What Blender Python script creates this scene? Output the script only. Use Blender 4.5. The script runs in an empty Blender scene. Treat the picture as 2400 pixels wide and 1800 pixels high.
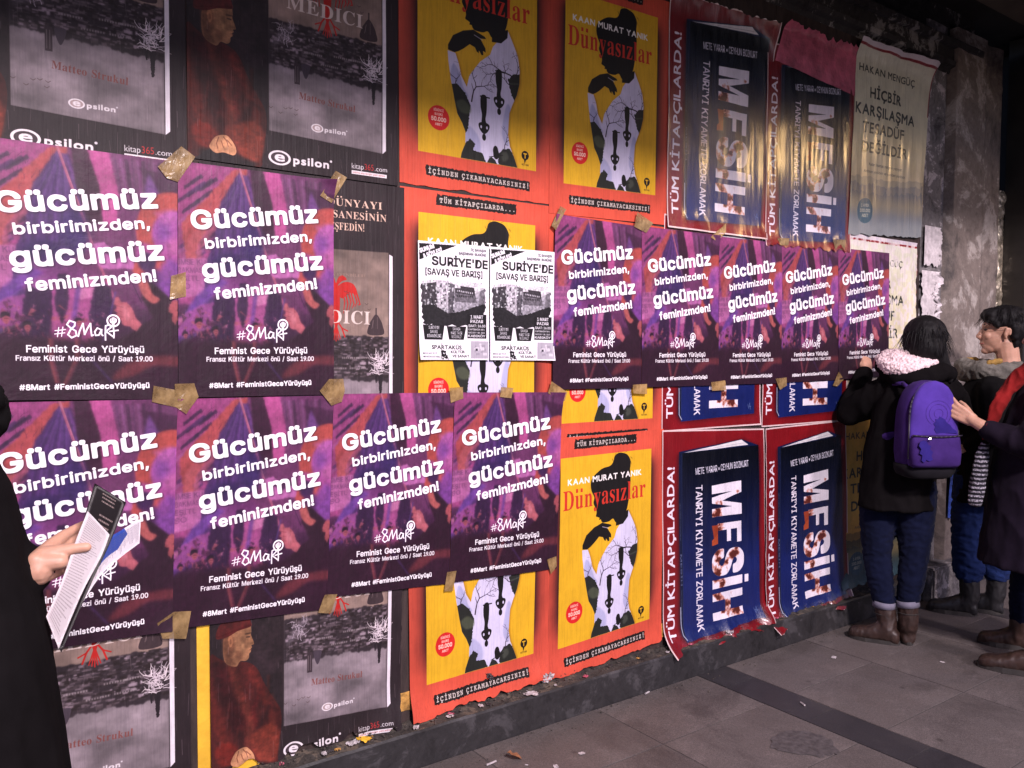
import bpy, bmesh, math, random, os, unicodedata
import numpy as np
from mathutils import Vector, Matrix, noise
PI = math.pi
scene = bpy.context.scene
C = scene.collection
random.seed(7)

# ---------------------------------------------------------------- camera
cam = bpy.data.cameras.new('camera'); cam.sensor_width = 36; cam.lens = 29.13; cam.clip_start = 0.05; cam.clip_end = 300
cam_o = bpy.data.objects.new('camera', cam); C.objects.link(cam_o)
YAW, PITCH, ROLL = math.radians(35.998), math.radians(-2.354), math.radians(0.344)
CAM = Vector((0, -2.6266, 1.505))
fw = Vector((math.sin(YAW)*math.cos(PITCH), math.cos(YAW)*math.cos(PITCH), math.sin(PITCH)))
rt = Vector((math.cos(YAW), -math.sin(YAW), 0)); up = rt.cross(fw)
r2 = rt*math.cos(ROLL)+up*math.sin(ROLL); u2 = up*math.cos(ROLL)-rt*math.sin(ROLL)
m = Matrix((r2, u2, -fw)).transposed().to_4x4(); m.translation = CAM
cam_o.matrix_world = m
scene.camera = cam_o

# ---------------------------------------------------------------- light: dusk sky, street light from behind the viewer, shop light from up the street
SUN_EL, SUN_AZ = math.radians(27.5), math.radians(4)
world = bpy.data.worlds.new('World'); scene.world = world; world.use_nodes = True
nt = world.node_tree; nt.nodes.clear()
sky = nt.nodes.new('ShaderNodeTexSky'); sky.sky_type = 'NISHITA'; sky.sun_disc = False; sky.sun_elevation = SUN_EL; sky.sun_rotation = PI+SUN_AZ
tint = nt.nodes.new('ShaderNodeMix'); tint.data_type = 'RGBA'; tint.blend_type = 'MULTIPLY'; tint.inputs[0].default_value = 1
tint.inputs[7].default_value = (.95, .88, 1.2, 1)
bg = nt.nodes.new('ShaderNodeBackground'); bg.inputs[1].default_value = 0.105
wo = nt.nodes.new('ShaderNodeOutputWorld')
nt.links.new(sky.outputs[0], tint.inputs[6]); nt.links.new(tint.outputs[2], bg.inputs[0]); nt.links.new(bg.outputs[0], wo.inputs[0])
sun = bpy.data.lights.new('street_light', 'SUN'); sun.energy = 1.3; sun.angle = math.radians(4.5); sun.color = (1, .83, .88)
sun_o = bpy.data.objects.new('street_light', sun); C.objects.link(sun_o)
d = Vector((math.sin(SUN_AZ)*math.cos(SUN_EL), math.cos(SUN_AZ)*math.cos(SUN_EL), -math.sin(SUN_EL)))
sun_o.rotation_euler = d.to_track_quat('-Z', 'Y').to_euler()
def lamp(name, loc, to, size, watts, col):
    l = bpy.data.lights.new(name, 'AREA'); l.shape = 'RECTANGLE'; l.size, l.size_y = size; l.energy = watts; l.color = col
    o = bpy.data.objects.new(name, l); C.objects.link(o); o.location = loc
    o.rotation_euler = (Vector(to)-Vector(loc)).to_track_quat('-Z', 'Y').to_euler(); return o
lamp('shop_lamp', (10.3, -5.0, 4.3), (3.4, 0, 1.2), (.6, .35), 55, (1, .62, .26))
lamp('street_lamp', (0.9, -5.6, 5.2), (1.9, 0, 1.4), (.7, .5), 640, (1, .86, .88))
scene.view_settings.view_transform = 'Standard'; scene.view_settings.look = 'None'; scene.view_settings.gamma = 1
scene.view_settings.use_curve_mapping = False; scene.view_settings.exposure = 0.0

# ---------------------------------------------------------------- flat print: the poster artwork is drawn here, glyph by glyph and shape by shape
FONTS = {'sans': 'Inter.woff2', 'def': '', 'serif': 'NotoSansMath-Regular.woff2', 'mono': 'NotoSansMath-Regular.woff2'}
_fonts = {}
def font(name):
    if name not in _fonts:
        _fonts[name] = None
        if name:
            try: _fonts[name] = bpy.data.fonts.load(os.path.join(bpy.utils.system_resource('DATAFILES'), 'fonts', name))
            except Exception: pass
    return _fonts[name]
_tc = {}
def glyph_tris(s, style):
    key = (s, style)
    if key in _tc: return _tc[key]
    cu = bpy.data.curves.new('t', 'FONT'); cu.body = s; cu.size = 1; cu.resolution_u = 3
    f = font(FONTS[style])
    if f: cu.font = f
    o = bpy.data.objects.new('t', cu); C.objects.link(o)
    dg = bpy.context.evaluated_depsgraph_get(); dg.update()
    me = o.evaluated_get(dg).to_mesh()
    me.calc_loop_triangles()
    co = np.zeros(len(me.vertices)*3, 'f'); me.vertices.foreach_get('co', co); co = co.reshape(-1, 3)[:, :2].astype(float)
    ti = np.zeros(len(me.loop_triangles)*3, 'i'); me.loop_triangles.foreach_get('vertices', ti)
    out = co[ti].reshape(-1, 3, 2)
    bpy.data.objects.remove(o); bpy.data.curves.remove(cu)
    if len(out):
        ar = np.cross(out[:, 1]-out[:, 0], out[:, 2]-out[:, 0])
        out = out[np.abs(ar) > 1e-9]; ar = ar[np.abs(ar) > 1e-9]
        out[ar < 0] = out[ar < 0][:, ::-1]
    _tc[key] = out
    return out
def boxt(x0, y0, x1, y1):
    a, b, c, d = (x0, y0), (x1, y0), (x1, y1), (x0, y1)
    return np.array([[a, b, c], [a, c, d]], float)
def text_tris(s, style, gap=0.0):
    if style in ('sans', 'def') and gap == 0 and not (style == 'sans' and 'K' in s): return glyph_tris(s, style)
    x = 0; out = []
    sp = 0.26
    for ch in s:
        if ch == ' ': x += sp+gap; continue
        dec = unicodedata.normalize('NFD', ch) if style in ('serif', 'mono') else ch
        b = dec[0]; marks = dec[1:]; cut = False; st = style
        if style in ('serif', 'mono'):
            if b == 'ı': b = 'i'; cut = True
            U, L, D = (0x1D400, 0x1D41A, 0x1D7CE) if style == 'serif' else (0x1D670, 0x1D68A, 0x1D7F6)
            if 'A' <= b <= 'Z': g = chr(U+ord(b)-65)
            elif 'a' <= b <= 'z': g = chr(L+ord(b)-97)
            elif '0' <= b <= '9': g = chr(D+ord(b)-48)
            else: g = b; st = 'sans'
        else: g = ch
        if st == 'sans' and g == 'K':
            h = glyph_tris('H', 'sans')[:, :, 1].max(); k = h*.135
            t = np.concatenate([boxt(0, 0, k, h), np.array([[(k, h*.34), (k, h*.56), (h*.62, h)], [(k, h*.56), (h*.62, h), (h*.62+k*1.25, h)][::-1], [(k, h*.34), (h*.62+k*1.25, h), (h*.62, h)][::-1] if 0 else [(k, h*.34), (h*.62+k*1.25, h), (k, h*.56)], [(h*.3, h*.58), (h*.66, 0), (h*.66+k*1.35, 0)], [(h*.3, h*.58), (h*.66+k*1.35, 0), (h*.4, h*.7)]])])
        else: t = glyph_tris(g, st).copy()
        if not len(t): continue
        if cut: t = t[t[:, :, 1].mean(1) < 0.36]
        mn, mx = t.reshape(-1, 2).min(0), t.reshape(-1, 2).max(0)
        cx = (mn[0]+mx[0])/2; r = 0.045
        if style == 'serif' and b in 'ij' and not cut and marks: marks = ''
        for m in marks:
            if m == '\u0308': t = np.concatenate([t]+[boxt(cx+q-r, mx[1]+.07, cx+q+r, mx[1]+.07+2*r) for q in (-.1, .1)])
            elif m == '\u0307': t = np.concatenate([t, boxt(cx-r, mx[1]+.06, cx+r, mx[1]+.06+2*r)])
            elif m == '\u0327': t = np.concatenate([t, boxt(cx-.02, mn[1]-.07, cx+.03, mn[1]), boxt(cx-.08, mn[1]-.13, cx+.06, mn[1]-.07)])
            elif m == '\u0306': t = np.concatenate([t, boxt(cx-.1, mx[1]+.06, cx+.1, mx[1]+.1)])
        w = mx[0]-mn[0]
        if style == 'mono':
            cell = 0.42; t[:, :, 0] += x+(cell-w)/2-mn[0]; x += cell+gap
        else: t[:, :, 0] += x-mn[0]; x += w+0.055+gap
        out.append(t)
    return np.concatenate(out) if out else np.zeros((0, 3, 2))
_cap = {}
def capheight(style):
    if style not in _cap:
        t = text_tris('H', style); _cap[style] = t[:, :, 1].max()
    return _cap[style]
SS = 3
def cover(A, B, x0, y0, W, H):
    """coverage mask of oriented edges inside a window"""
    ax, ay, bx, by = A[:, 0]-x0, (A[:, 1]-y0)*SS, B[:, 0]-x0, (B[:, 1]-y0)*SS
    d = np.where(by > ay, 1., -1.)
    r0 = np.ceil(np.minimum(ay, by)-.5).astype(int).clip(0, H*SS); r1 = np.ceil(np.maximum(ay, by)-.5).astype(int).clip(0, H*SS)
    n = r1-r0
    if n.sum() == 0: return np.zeros((H, W), 'f')
    k = np.repeat(np.arange(len(ax)), n); yy = np.arange(n.sum())-np.repeat(np.cumsum(n)-n, n)+np.repeat(r0, n)
    t = ((yy+.5)-ay[k])/(by[k]-ay[k]); x = (ax[k]+t*(bx[k]-ax[k])).clip(0, W-.001)
    xi = x.astype(int); fx = x-xi; W2 = W+2; N = H*SS*W2
    acc = np.bincount(yy*W2+xi, d[k]*(1-fx), N)+np.bincount(yy*W2+xi+1, d[k]*fx, N)
    c = np.minimum(np.abs(np.cumsum(acc.reshape(H*SS, W2), 1)), 1)[:, :W]
    return c.reshape(H, SS, W).mean(1)
def smooth(m, r):
    r = int(max(1, round(r)))
    for _ in range(2):
        for ax in (0, 1):
            pd = [(0, 0), (0, 0)]; pd[ax] = (r+1, r)
            c = np.cumsum(np.pad(m, pd, mode='edge'), ax)
            n = m.shape[ax]
            m = (c.take(range(2*r+1, 2*r+1+n), ax)-c.take(range(0, n), ax))/(2*r+1)
    return m
def fatten(m, r):
    """thicken a mask by r pixels, keeping its soft edge"""
    i = 0
    while r > 0.02:
        p = np.pad(m, 1); h, w = m.shape
        n = np.maximum(np.maximum(p[1:-1, :-2], p[1:-1, 2:]), np.maximum(p[:-2, 1:-1], p[2:, 1:-1])); n = np.maximum(n, m)
        if i % 3 != 1: n = np.maximum(n, np.maximum(np.maximum(p[:-2, :-2], p[2:, 2:]), np.maximum(p[:-2, 2:], p[2:, :-2])))
        m = n if r >= 1 else m+(n-m)*r
        r -= 1; i += 1
    return m
def vnoise(h, w, cy, cx, rng):
    g = rng.random((cy+2, cx+2)); y = np.linspace(0, cy, h, endpoint=False); x = np.linspace(0, cx, w, endpoint=False)
    yi = y.astype(int); xi = x.astype(int); fy = (y-yi)[:, None]; fx = (x-xi)[None]; fy = fy*fy*(3-2*fy); fx = fx*fx*(3-2*fx)
    a = g[yi][:, xi]; b = g[yi][:, xi+1]; c = g[yi+1][:, xi]; d = g[yi+1][:, xi+1]
    return a*(1-fy)*(1-fx)+b*(1-fy)*fx+c*fy*(1-fx)+d*fy*fx
def fbm(h, w, cy, cx, seed, o=4):
    rng = np.random.default_rng(seed); s = 0; amp = 1; tot = 0
    for _ in range(o):
        s = s+amp*vnoise(h, w, max(1, int(cy)), max(1, int(cx)), rng); tot += amp; amp *= .55; cy *= 2; cx *= 2
    return s/tot
class Cv:
    def __init__(s, w, h, col): s.w, s.h = w, h; s.a = np.ones((h, w, 3), 'f')*(np.array(col, 'f')/255)
    def px(s, p): return np.array(p, float).reshape(-1, 2)*[s.w, s.h]
    def blend(s, m, col, x0=0, y0=0, alpha=1.0):
        h, w = m.shape; c = np.array(col, 'f')
        c = c/255 if c.ndim == 1 else c
        v = s.a[y0:y0+h, x0:x0+w]; k = (m*alpha)[..., None].astype('f')
        v += (c-v)*k
    def edges(s, A, B, col, alpha=1.0, blur=0):
        lo = np.minimum(A.min(0), B.min(0))-2-2*blur; hi = np.maximum(A.max(0), B.max(0))+3+2*blur
        x0, y0 = int(max(0, lo[0])), int(max(0, lo[1])); x1, y1 = int(min(s.w, hi[0])), int(min(s.h, hi[1]))
        if x1 <= x0 or y1 <= y0: return
        m = cover(A, B, x0, y0, x1-x0, y1-y0)
        if blur: m = smooth(m, blur)
        s.blend(m, col, x0, y0, alpha)
    def poly(s, pts, col, alpha=1.0, blur=0, jag=0.0, seed=0):
        p = s.px(pts)
        if jag:
            rng = np.random.default_rng(seed); q = []
            for a, b in zip(p, np.roll(p, -1, 0)):
                n = max(1, int(np.hypot(*(b-a))/(jag*1.6)))
                for i in range(n): q.append(a+(b-a)*i/n+rng.normal(0, jag*.5, 2))
            p = np.array(q)
        s.edges(p, np.roll(p, -1, 0), col, alpha, blur)
    def curve(s, pts, col, alpha=1.0, blur=0):
        """closed smooth outline through the points"""
        p = np.array(pts, float); n = len(p); q = []
        for i in range(n):
            a, b, c, d = p[i-1], p[i], p[(i+1) % n], p[(i+2) % n]
            for t in (0, .2, .4, .6, .8):
                q.append(.5*((2*b)+(-a+c)*t+(2*a-5*b+4*c-d)*t*t+(-a+3*b-3*c+d)*t**3))
        s.poly(q, col, alpha, blur)
    def rect(s, u0, v0, u1, v1, col, alpha=1.0, blur=0): s.poly([(u0, v0), (u1, v0), (u1, v1), (u0, v1)], col, alpha, blur)
    def ell(s, u, v, ru, rv, col, alpha=1.0, blur=0, n=28):
        s.poly([(u+ru*math.cos(i*2*PI/n), v+rv*math.sin(i*2*PI/n)) for i in range(n)], col, alpha, blur)
    def line(s, pts, wpx, col, alpha=1.0, w2=None, blur=0):
        p = s.px(pts); n = len(p); A = []; B = []
        for i in range(n-1):
            a, b = p[i], p[i+1]; d = b-a; L = np.hypot(*d)
            if L < 1e-6: continue
            nn = np.array([-d[1], d[0]])/L; e = d/L*.3
            wa = wpx+(w2-wpx)*i/(n-1) if w2 is not None else wpx; wb = wpx+(w2-wpx)*(i+1)/(n-1) if w2 is not None else wpx
            q = np.array([a-e*wa+nn*wa/2, b+e*wb+nn*wb/2, b+e*wb-nn*wb/2, a-e*wa-nn*wa/2]); A.append(q); B.append(np.roll(q, -1, 0))
        if A: s.edges(np.concatenate(A), np.concatenate(B), col, alpha, blur)
    def text(s, txt, p0, p1, cap, col, style='sans', bold=0.0, alpha=1.0, gap=0.0, shadow=0, blur=0):
        t = text_tris(txt, style, gap)
        if not len(t): return
        xs = t[:, :, 0]; x0, x1 = xs.min(), xs.max()
        P0, P1 = s.px([p0, p1]); d = P1-P0; L = np.hypot(*d); e = d/L; up = np.array([e[1], -e[0]])
        horiz = abs(e[0]) > .7
        sx = L/(x1-x0); sy = cap*(s.h if horiz else s.w)/capheight(style)
        q = P0+(t[:, :, 0:1]-x0)*sx*e+t[:, :, 1:2]*sy*up
        ar = np.cross(q[:, 1]-q[:, 0], q[:, 2]-q[:, 0]); q = q.copy(); q[ar < 0] = q[ar < 0][:, ::-1]
        A = q.reshape(-1, 2); B = np.roll(q, -1, 1).reshape(-1, 2); m = 3+bold*sy+3*shadow+2*blur
        lo = A.min(0)-m; hi = A.max(0)+m
        x0, y0 = int(max(0, lo[0])), int(max(0, lo[1])); x1, y1 = int(min(s.w, hi[0])), int(min(s.h, hi[1]))
        if x1 <= x0 or y1 <= y0: return
        mk = fatten(cover(A, B, x0, y0, x1-x0, y1-y0), bold*min(sx, sy)) if bold else cover(A, B, x0, y0, x1-x0, y1-y0)
        if shadow:
            sh = smooth(np.roll(np.roll(mk, shadow, 0), shadow, 1), shadow); s.blend(sh, (15, 5, 20), x0, y0, .6)
        if blur: mk = smooth(mk, blur)
        s.blend(mk, col, x0, y0, alpha)
    def image(s, name):
        im = bpy.data.images.new(name, s.w, s.h); px = np.ones((s.h, s.w, 4), 'f'); px[..., :3] = np.clip(s.a, 0, 1)[::-1]
        im.pixels.foreach_set(px.ravel()); im.update(); im.pack()
        return im
def tree(c, u, v, ang, L, w, col, rng, depth=4):
    """a bare branching tree, angle in radians, 0 is up"""
    pts = [(u, v)]; a = ang
    for _ in range(3):
        a += rng.normal(0, .22); u += math.sin(a)*L/3*c.h/c.w; v -= math.cos(a)*L/3; pts.append((u, v))
    c.line(pts, w, col, w2=w*.6)
    if depth > 0:
        for sgn in ((-1, 1) if depth > 1 else (rng.choice([-1, 1]),)):
            tree(c, u, v, a+sgn*rng.uniform(.3, .8), L*rng.uniform(.6, .8), max(w*.6, .8), col, rng, depth-1)
        k = pts[2]; tree(c, k[0], k[1], a+rng.choice([-1, 1])*rng.uniform(.6, 1.1), L*.45, max(w*.45, .8), col, rng, 0)

def art_march():
    """purple night-march poster: crowd with flags behind white lettering"""
    W, H = 640, 909
    c = Cv(W, H, (72, 30, 62)); rng = np.random.default_rng(3)
    AUB, PINK, MAG, PUR, IND, ORA, SAL, MAU = (64, 27, 50), (214, 84, 142), (164, 55, 140), (112, 52, 132), (66, 40, 112), (220, 82, 62), (226, 108, 102), (128, 62, 104)
    c.rect(0, 0, 1, .62, (140, 60, 110), .75, 30)
    c.poly([(0, 0), (.36, 0), (.22, .2), (.18, .45), (.12, .6), (0, .6)], (178, 66, 122), 1, 3, 4)
    for i in range(26):
        u = rng.uniform(-.03, .15); v = rng.uniform(.03, .5)
        c.poly([(u, v+.03), (u+.1, v-.03), (u+.11, v-.015), (u, v+.045)], [(70, 35, 75), (88, 40, 96), (190, 90, 150), (50, 28, 60)][i % 4], .8, 1, 2, i)
    c.poly([(.02, .26), (.33, .01), (.42, 0), (.4, .07), (.24, .19), (.12, .34), (.1, .42), (.05, .42)], ORA, .85, 2, 4)
    c.poly([(.05, .33), (.3, .13), (.3, .2), (.14, .36), (.13, .5), (.05, .5)], SAL, .55, 3, 4)
    for i in range(16): tree(c, rng.uniform(.06, .3), rng.uniform(.03, .2), rng.uniform(-.3, .6), .02, 1.5, (90, 30, 70), rng, 1)
    c.poly([(.37, .015), (.25, .16), (.22, .3), (.13, .52), (.0, .76), (.1, .74), (.25, .6), (.36, .5), (.5, .4), (.5, .22), (.44, .1)], (84, 42, 106), 1, 2, 3)
    for i in range(14):
        u = .26+.02*i+rng.normal(0, .006); c.line([(.37+.004*i, .03), (u, .22), (u-.03, .42)], 7, [(108, 62, 140), (62, 36, 86), (130, 78, 160)][i % 3], .6, blur=2)
    c.poly([(.44, 0), (.56, 0), (.6, .15), (.62, .28), (.52, .3), (.46, .14)], (70, 26, 52), 1, 2)
    c.poly([(.52, 0), (.63, 0), (.68, .16), (.67, .28), (.6, .3), (.58, .14)], (208, 78, 138), 1, 2, 2)
    c.poly([(.64, .02), (.98, .03), (.96, .17), (.8, .2), (.7, .19)], MAU, 1, 4)
    for i in range(9): c.line([(.66+.03*i, .02), (.7+.026*i, .18)], 5+i % 3*4, [(98, 44, 90), (156, 84, 134), (74, 34, 66)][i % 3], .7, blur=1)
    c.poly([(.78, .04), (1, .07), (1, .22), (.93, .17)], (78, 32, 64), .9, 4)
    c.poly([(.84, .06), (.92, .17), (.8, .2)], (130, 72, 150), .8, 4)
    # the great orange ring on a flag
    c.ell(.97, .3, .2, .17, ORA, 1, 2); c.ell(1.0, .31, .145, .105, (196, 84, 166), 1, 4)
    c.ell(.92, .30, .04, .045, (128, 66, 156), .7, 14); c.ell(1.0, .36, .07, .04, (226, 110, 160), .7, 12); c.poly([(.86, .22), (.98, .2), (1, .24), (.92, .27)], (214, 104, 172), .6, 6, 4, 5)
    c.curve([(.78, .35), (.9, .37), (1, .4), (1, .47), (.86, .44), (.78, .42)], (196, 78, 150), .9, 5)
    c.ell(.86, .46, .11, .055, ORA, .95, 3); c.ell(.83, .43, .05, .04, (72, 34, 84), 1, 4); c.ell(.86, .5, .06, .05, (86, 38, 90), .9, 5)
    c.ell(.96, .5, .07, .09, (140, 64, 158), .9, 9)
    # pole, papers
    c.line([(.37, 0), (.5, .28), (.56, .42), (.66, .6), (.72, .68)], 9, (206, 98, 116)); c.line([(.372, 0), (.505, .28), (.565, .42)], 4, (236, 150, 140), .6)
    c.line([(.68, .4), (.75, .52), (.8, .6)], 3, (60, 25, 60))
    c.poly([(.52, .38), (.6, .36), (.66, .4), (.76, .42), (.76, .46), (.6, .47), (.54, .44)], (222, 118, 178), .9, 1, 3)
    c.poly([(.58, .39), (.74, .4), (.66, .43)], (70, 30, 70), .8, 2, 2)
    c.poly([(.2, .44), (.36, .42), (.38, .52), (.26, .6), (.18, .55)], (176, 80, 150), .8, 5, 3)
    c.ell(.3, .42, .1, .05, (54, 34, 96), .8, 12); c.ell(.45, .33, .08, .09, (60, 38, 104), .8, 14)
    c.ell(.4, .5, .1, .05, (132, 52, 118), .8, 10)
    c.poly([(0, .41), (.17, .4), (.15, .56), (0, .58)], (212, 112, 162), .9, 1, 2)
    for t, v in (('İMSE KU', .435), ('BAKMAS', .47), ('EŞİTL', .505), ('SO', .54)): c.text(t, (0, v), (.035+.018*len(t), v-.005), .022, (86, 34, 84), 'sans', .01, .6)
    # flag down left, lit gaps between dark flags
    c.poly([(.3, .5), (.2, .56), (0, .78), (0, .68), (.1, .57), (.24, .48)], (120, 64, 158), .9, 5)
    c.poly([(.32, .56), (.64, .52), (.62, .7), (.5, .78), (.34, .76)], (206, 84, 146), .9, 5, 4)
    c.poly([(0, .66), (.14, .6), (.24, .58), (.22, .7), (0, .74)], (184, 78, 150), .85, 3, 4)
    c.poly([(.44, .52), (.56, .5), (.56, .58), (.48, .6)], (232, 132, 168), .9, 1, 1); c.text('8 GÜN', (.455, .55), (.54, .545), .012, (110, 40, 90), 'sans', 0)
    for q in ([(.22, .55), (.28, .57), (.34, .55), (.34, .68), (.3, .8), (.18, .82), (.2, .64)], [(.37, .5), (.42, .5), (.42, .62), (.39, .7), (.35, .62)], [(.56, .52), (.64, .54), (.64, .72), (.55, .76), (.52, .66)]):
        c.poly(q, (58, 28, 66), .95, 2, 3)
    c.line([(.47, .55), (.45, .66), (.44, .72)], 16, (118, 66, 156), .8, blur=3)
    for i in range(240):
        u = rng.uniform(0, .62); v = .615+.13*rng.random()**.8+.04*u; r = rng.uniform(.004, .014)
        c.poly([(u+rng.normal(0, r), v+rng.normal(0, r)) for _ in range(5)], [(206, 96, 96), (58, 24, 46), (226, 128, 150), (96, 36, 70), (44, 20, 44), (170, 64, 90)][i % 6], .75, 1)
    for u, v, s in ((.12, .685, .8), (.22, .715, .7), (.47, .69, .6), (.04, .735, .55)):
        c.curve([(u-.02*s, v), (u-.012*s, v-.022*s), (u+.014*s, v-.02*s), (u+.024*s, v), (u+.014*s, v+.024*s), (u-.008*s, v+.022*s)], (206, 96, 92), .9, 1); c.curve([(u-.03*s, v), (u-.022*s, v-.03*s), (u+.02*s, v-.03*s), (u+.026*s, v-.01*s), (u, v-.014*s)], (40, 18, 38), 1, 1); c.line([(u-.008*s, v), (u+.018*s, v)], 2, (80, 28, 44), .8); c.line([(u, v+.013*s), (u+.01*s, v+.012*s)], 2, (110, 34, 50), .8)
    # raised arms
    c.poly([(.8, .5), (.87, .52), (1, .6), (1, 1), (.62, 1), (.64, .78), (.78, .7), (.86, .66), (.8, .58)], (56, 24, 42), 1, 3)
    c.curve([(.78, .49), (.83, .51), (.86, .56), (.9, .58), (.86, .6), (.8, .56)], (222, 104, 84), 1, 2)
    c.poly([(.655, .585), (.675, .578), (.69, .6), (.72, .6), (.75, .625), (.765, .66), (.80, .69), (.77, .72), (.735, .7), (.70, .695), (.685, .67), (.66, .665), (.672, .645), (.652, .635), (.668, .62), (.648, .61)], (224, 108, 104), 1, 1, 2, 8)
    c.poly([(.69, .61), (.72, .62), (.74, .66), (.72, .68), (.70, .65)], (238, 136, 128), .7, 3)
    for k in range(3): c.line([(.655, .613+.02*k), (.70, .622+.02*k)], 2.5, (130, 44, 58), .7, blur=1)
    c.line([(.66, .56), (.62, .7), (.56, .84)], 6, (98, 70, 150), .7, blur=1)
    c.poly([(.955, .6), (.985, .575), (1, .58), (1, .66), (.985, .69), (.965, .66), (.975, .64), (.95, .63)], (206, 90, 84), 1, 1, 3, 4)
    # dark foreground
    c.poly([(0, .76), (.3, .75), (.6, .76), (1, .7), (1, 1), (0, 1)], (58, 22, 42), .97, 14)
    for dx, cc in ((0, (178, 80, 66)), (.01, (120, 46, 60))):
        c.line([(.33+dx, .76), (.33+dx, .84), (.36+dx, .93)], 11, cc, .75, blur=2); c.line([(.46+dx, .76), (.46+dx, .83), (.42+dx, .9), (.39+dx, .95)], 11, cc, .65, blur=2)
    c.curve([(.64, .92), (.72, .85), (.86, .82), (1, .82), (1, .86), (.86, .86), (.76, .9)], (142, 52, 52), .75, 6)
    c.line([(.48, .78), (.56, .86), (.64, .93)], 7, (84, 56, 118), .7, blur=3)
    for ch in range(3): c.a[..., ch] = .45*c.a[..., ch]+.55*smooth(c.a[..., ch], 5)
    g_ = c.a.mean(2, keepdims=True); c.a = (g_+(c.a-g_)*.78)*np.array([.80, .75, .87], 'f')
    n = fbm(H, W, 60, 44, 5, 3); n2 = fbm(H, W, 9, 6, 8, 3)
    c.a *= (0.86+.28*n)[..., None].astype('f'); c.a *= (.88+.24*n2)[..., None].astype('f')
    WH = (250, 246, 250)
    c.text('Gücümüz', (.088, .279), (.886, .199), .073, WH, 'sans', .032, gap=.05, shadow=3)
    c.text('birbirimizden,', (.165, .359), (.845, .288), .041, WH, 'sans', .03, gap=.04, shadow=2)
    c.text('gücümüz', (.152, .485), (.92, .412), .073, WH, 'sans', .032, gap=.05, shadow=3)
    c.text('feminizmden!', (.22, .575), (.882, .505), .046, WH, 'sans', .03, gap=.04, shadow=2)
    # hand-drawn date with fist-and-cross emblem
    K = 5.4
    for q in ([(.365, .75), (.372, .712)], [(.385, .748), (.392, .71)], [(.353, .726), (.405, .72)], [(.351, .739), (.402, .733)]): c.line(q, 3.2, WH)
    for q in ([(.45, .69), (.425, .684), (.412, .7), (.43, .713), (.455, .724), (.46, .742), (.435, .752), (.417, .74), (.43, .72), (.45, .704), (.452, .69)],
              [(.468, .746), (.475, .724), (.492, .693), (.497, .72), (.5, .738), (.515, .712), (.53, .692), (.532, .718), (.536, .742), (.545, .738)],
              [(.585, .716), (.565, .71), (.552, .725), (.556, .74), (.573, .738), (.587, .715), (.586, .735), (.594, .74)],
              [(.607, .758), (.606, .73), (.608, .7), (.628, .694), (.636, .705), (.61, .722), (.645, .742)],
              [(.648, .704), (.651, .73), (.65, .748)], [(.628, .722), (.674, .716)]): c.line(q, K, WH)
    c.ell(.648, .678, .036, .026, WH, 1); c.ell(.648, .678, .027, .019, (70, 30, 60), 1)
    c.curve([(.63, .673), (.648, .664), (.666, .671), (.664, .684), (.655, .69), (.654, .704), (.643, .704), (.64, .69), (.632, .686)], WH)
    for k in range(3): c.line([(.638+.009*k, .667), (.639+.009*k, .68)], 1.4, (70, 30, 60))
    c.text('Feminist Gece Yürüyüşü', (.216, .813), (.811, .806), .027, WH, 'sans', .018, gap=.02, shadow=1)
    c.text('Fransız Kültür Merkezi önü / Saat 19.00', (.166, .846), (.858, .841), .020, WH, 'sans', .018, gap=.02, shadow=1)
    c.text('#8Mart #FeministGeceYürüyüşü', (.182, .961), (.839, .952), .021, WH, 'sans', .026, gap=.03, shadow=1)
    return c

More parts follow.
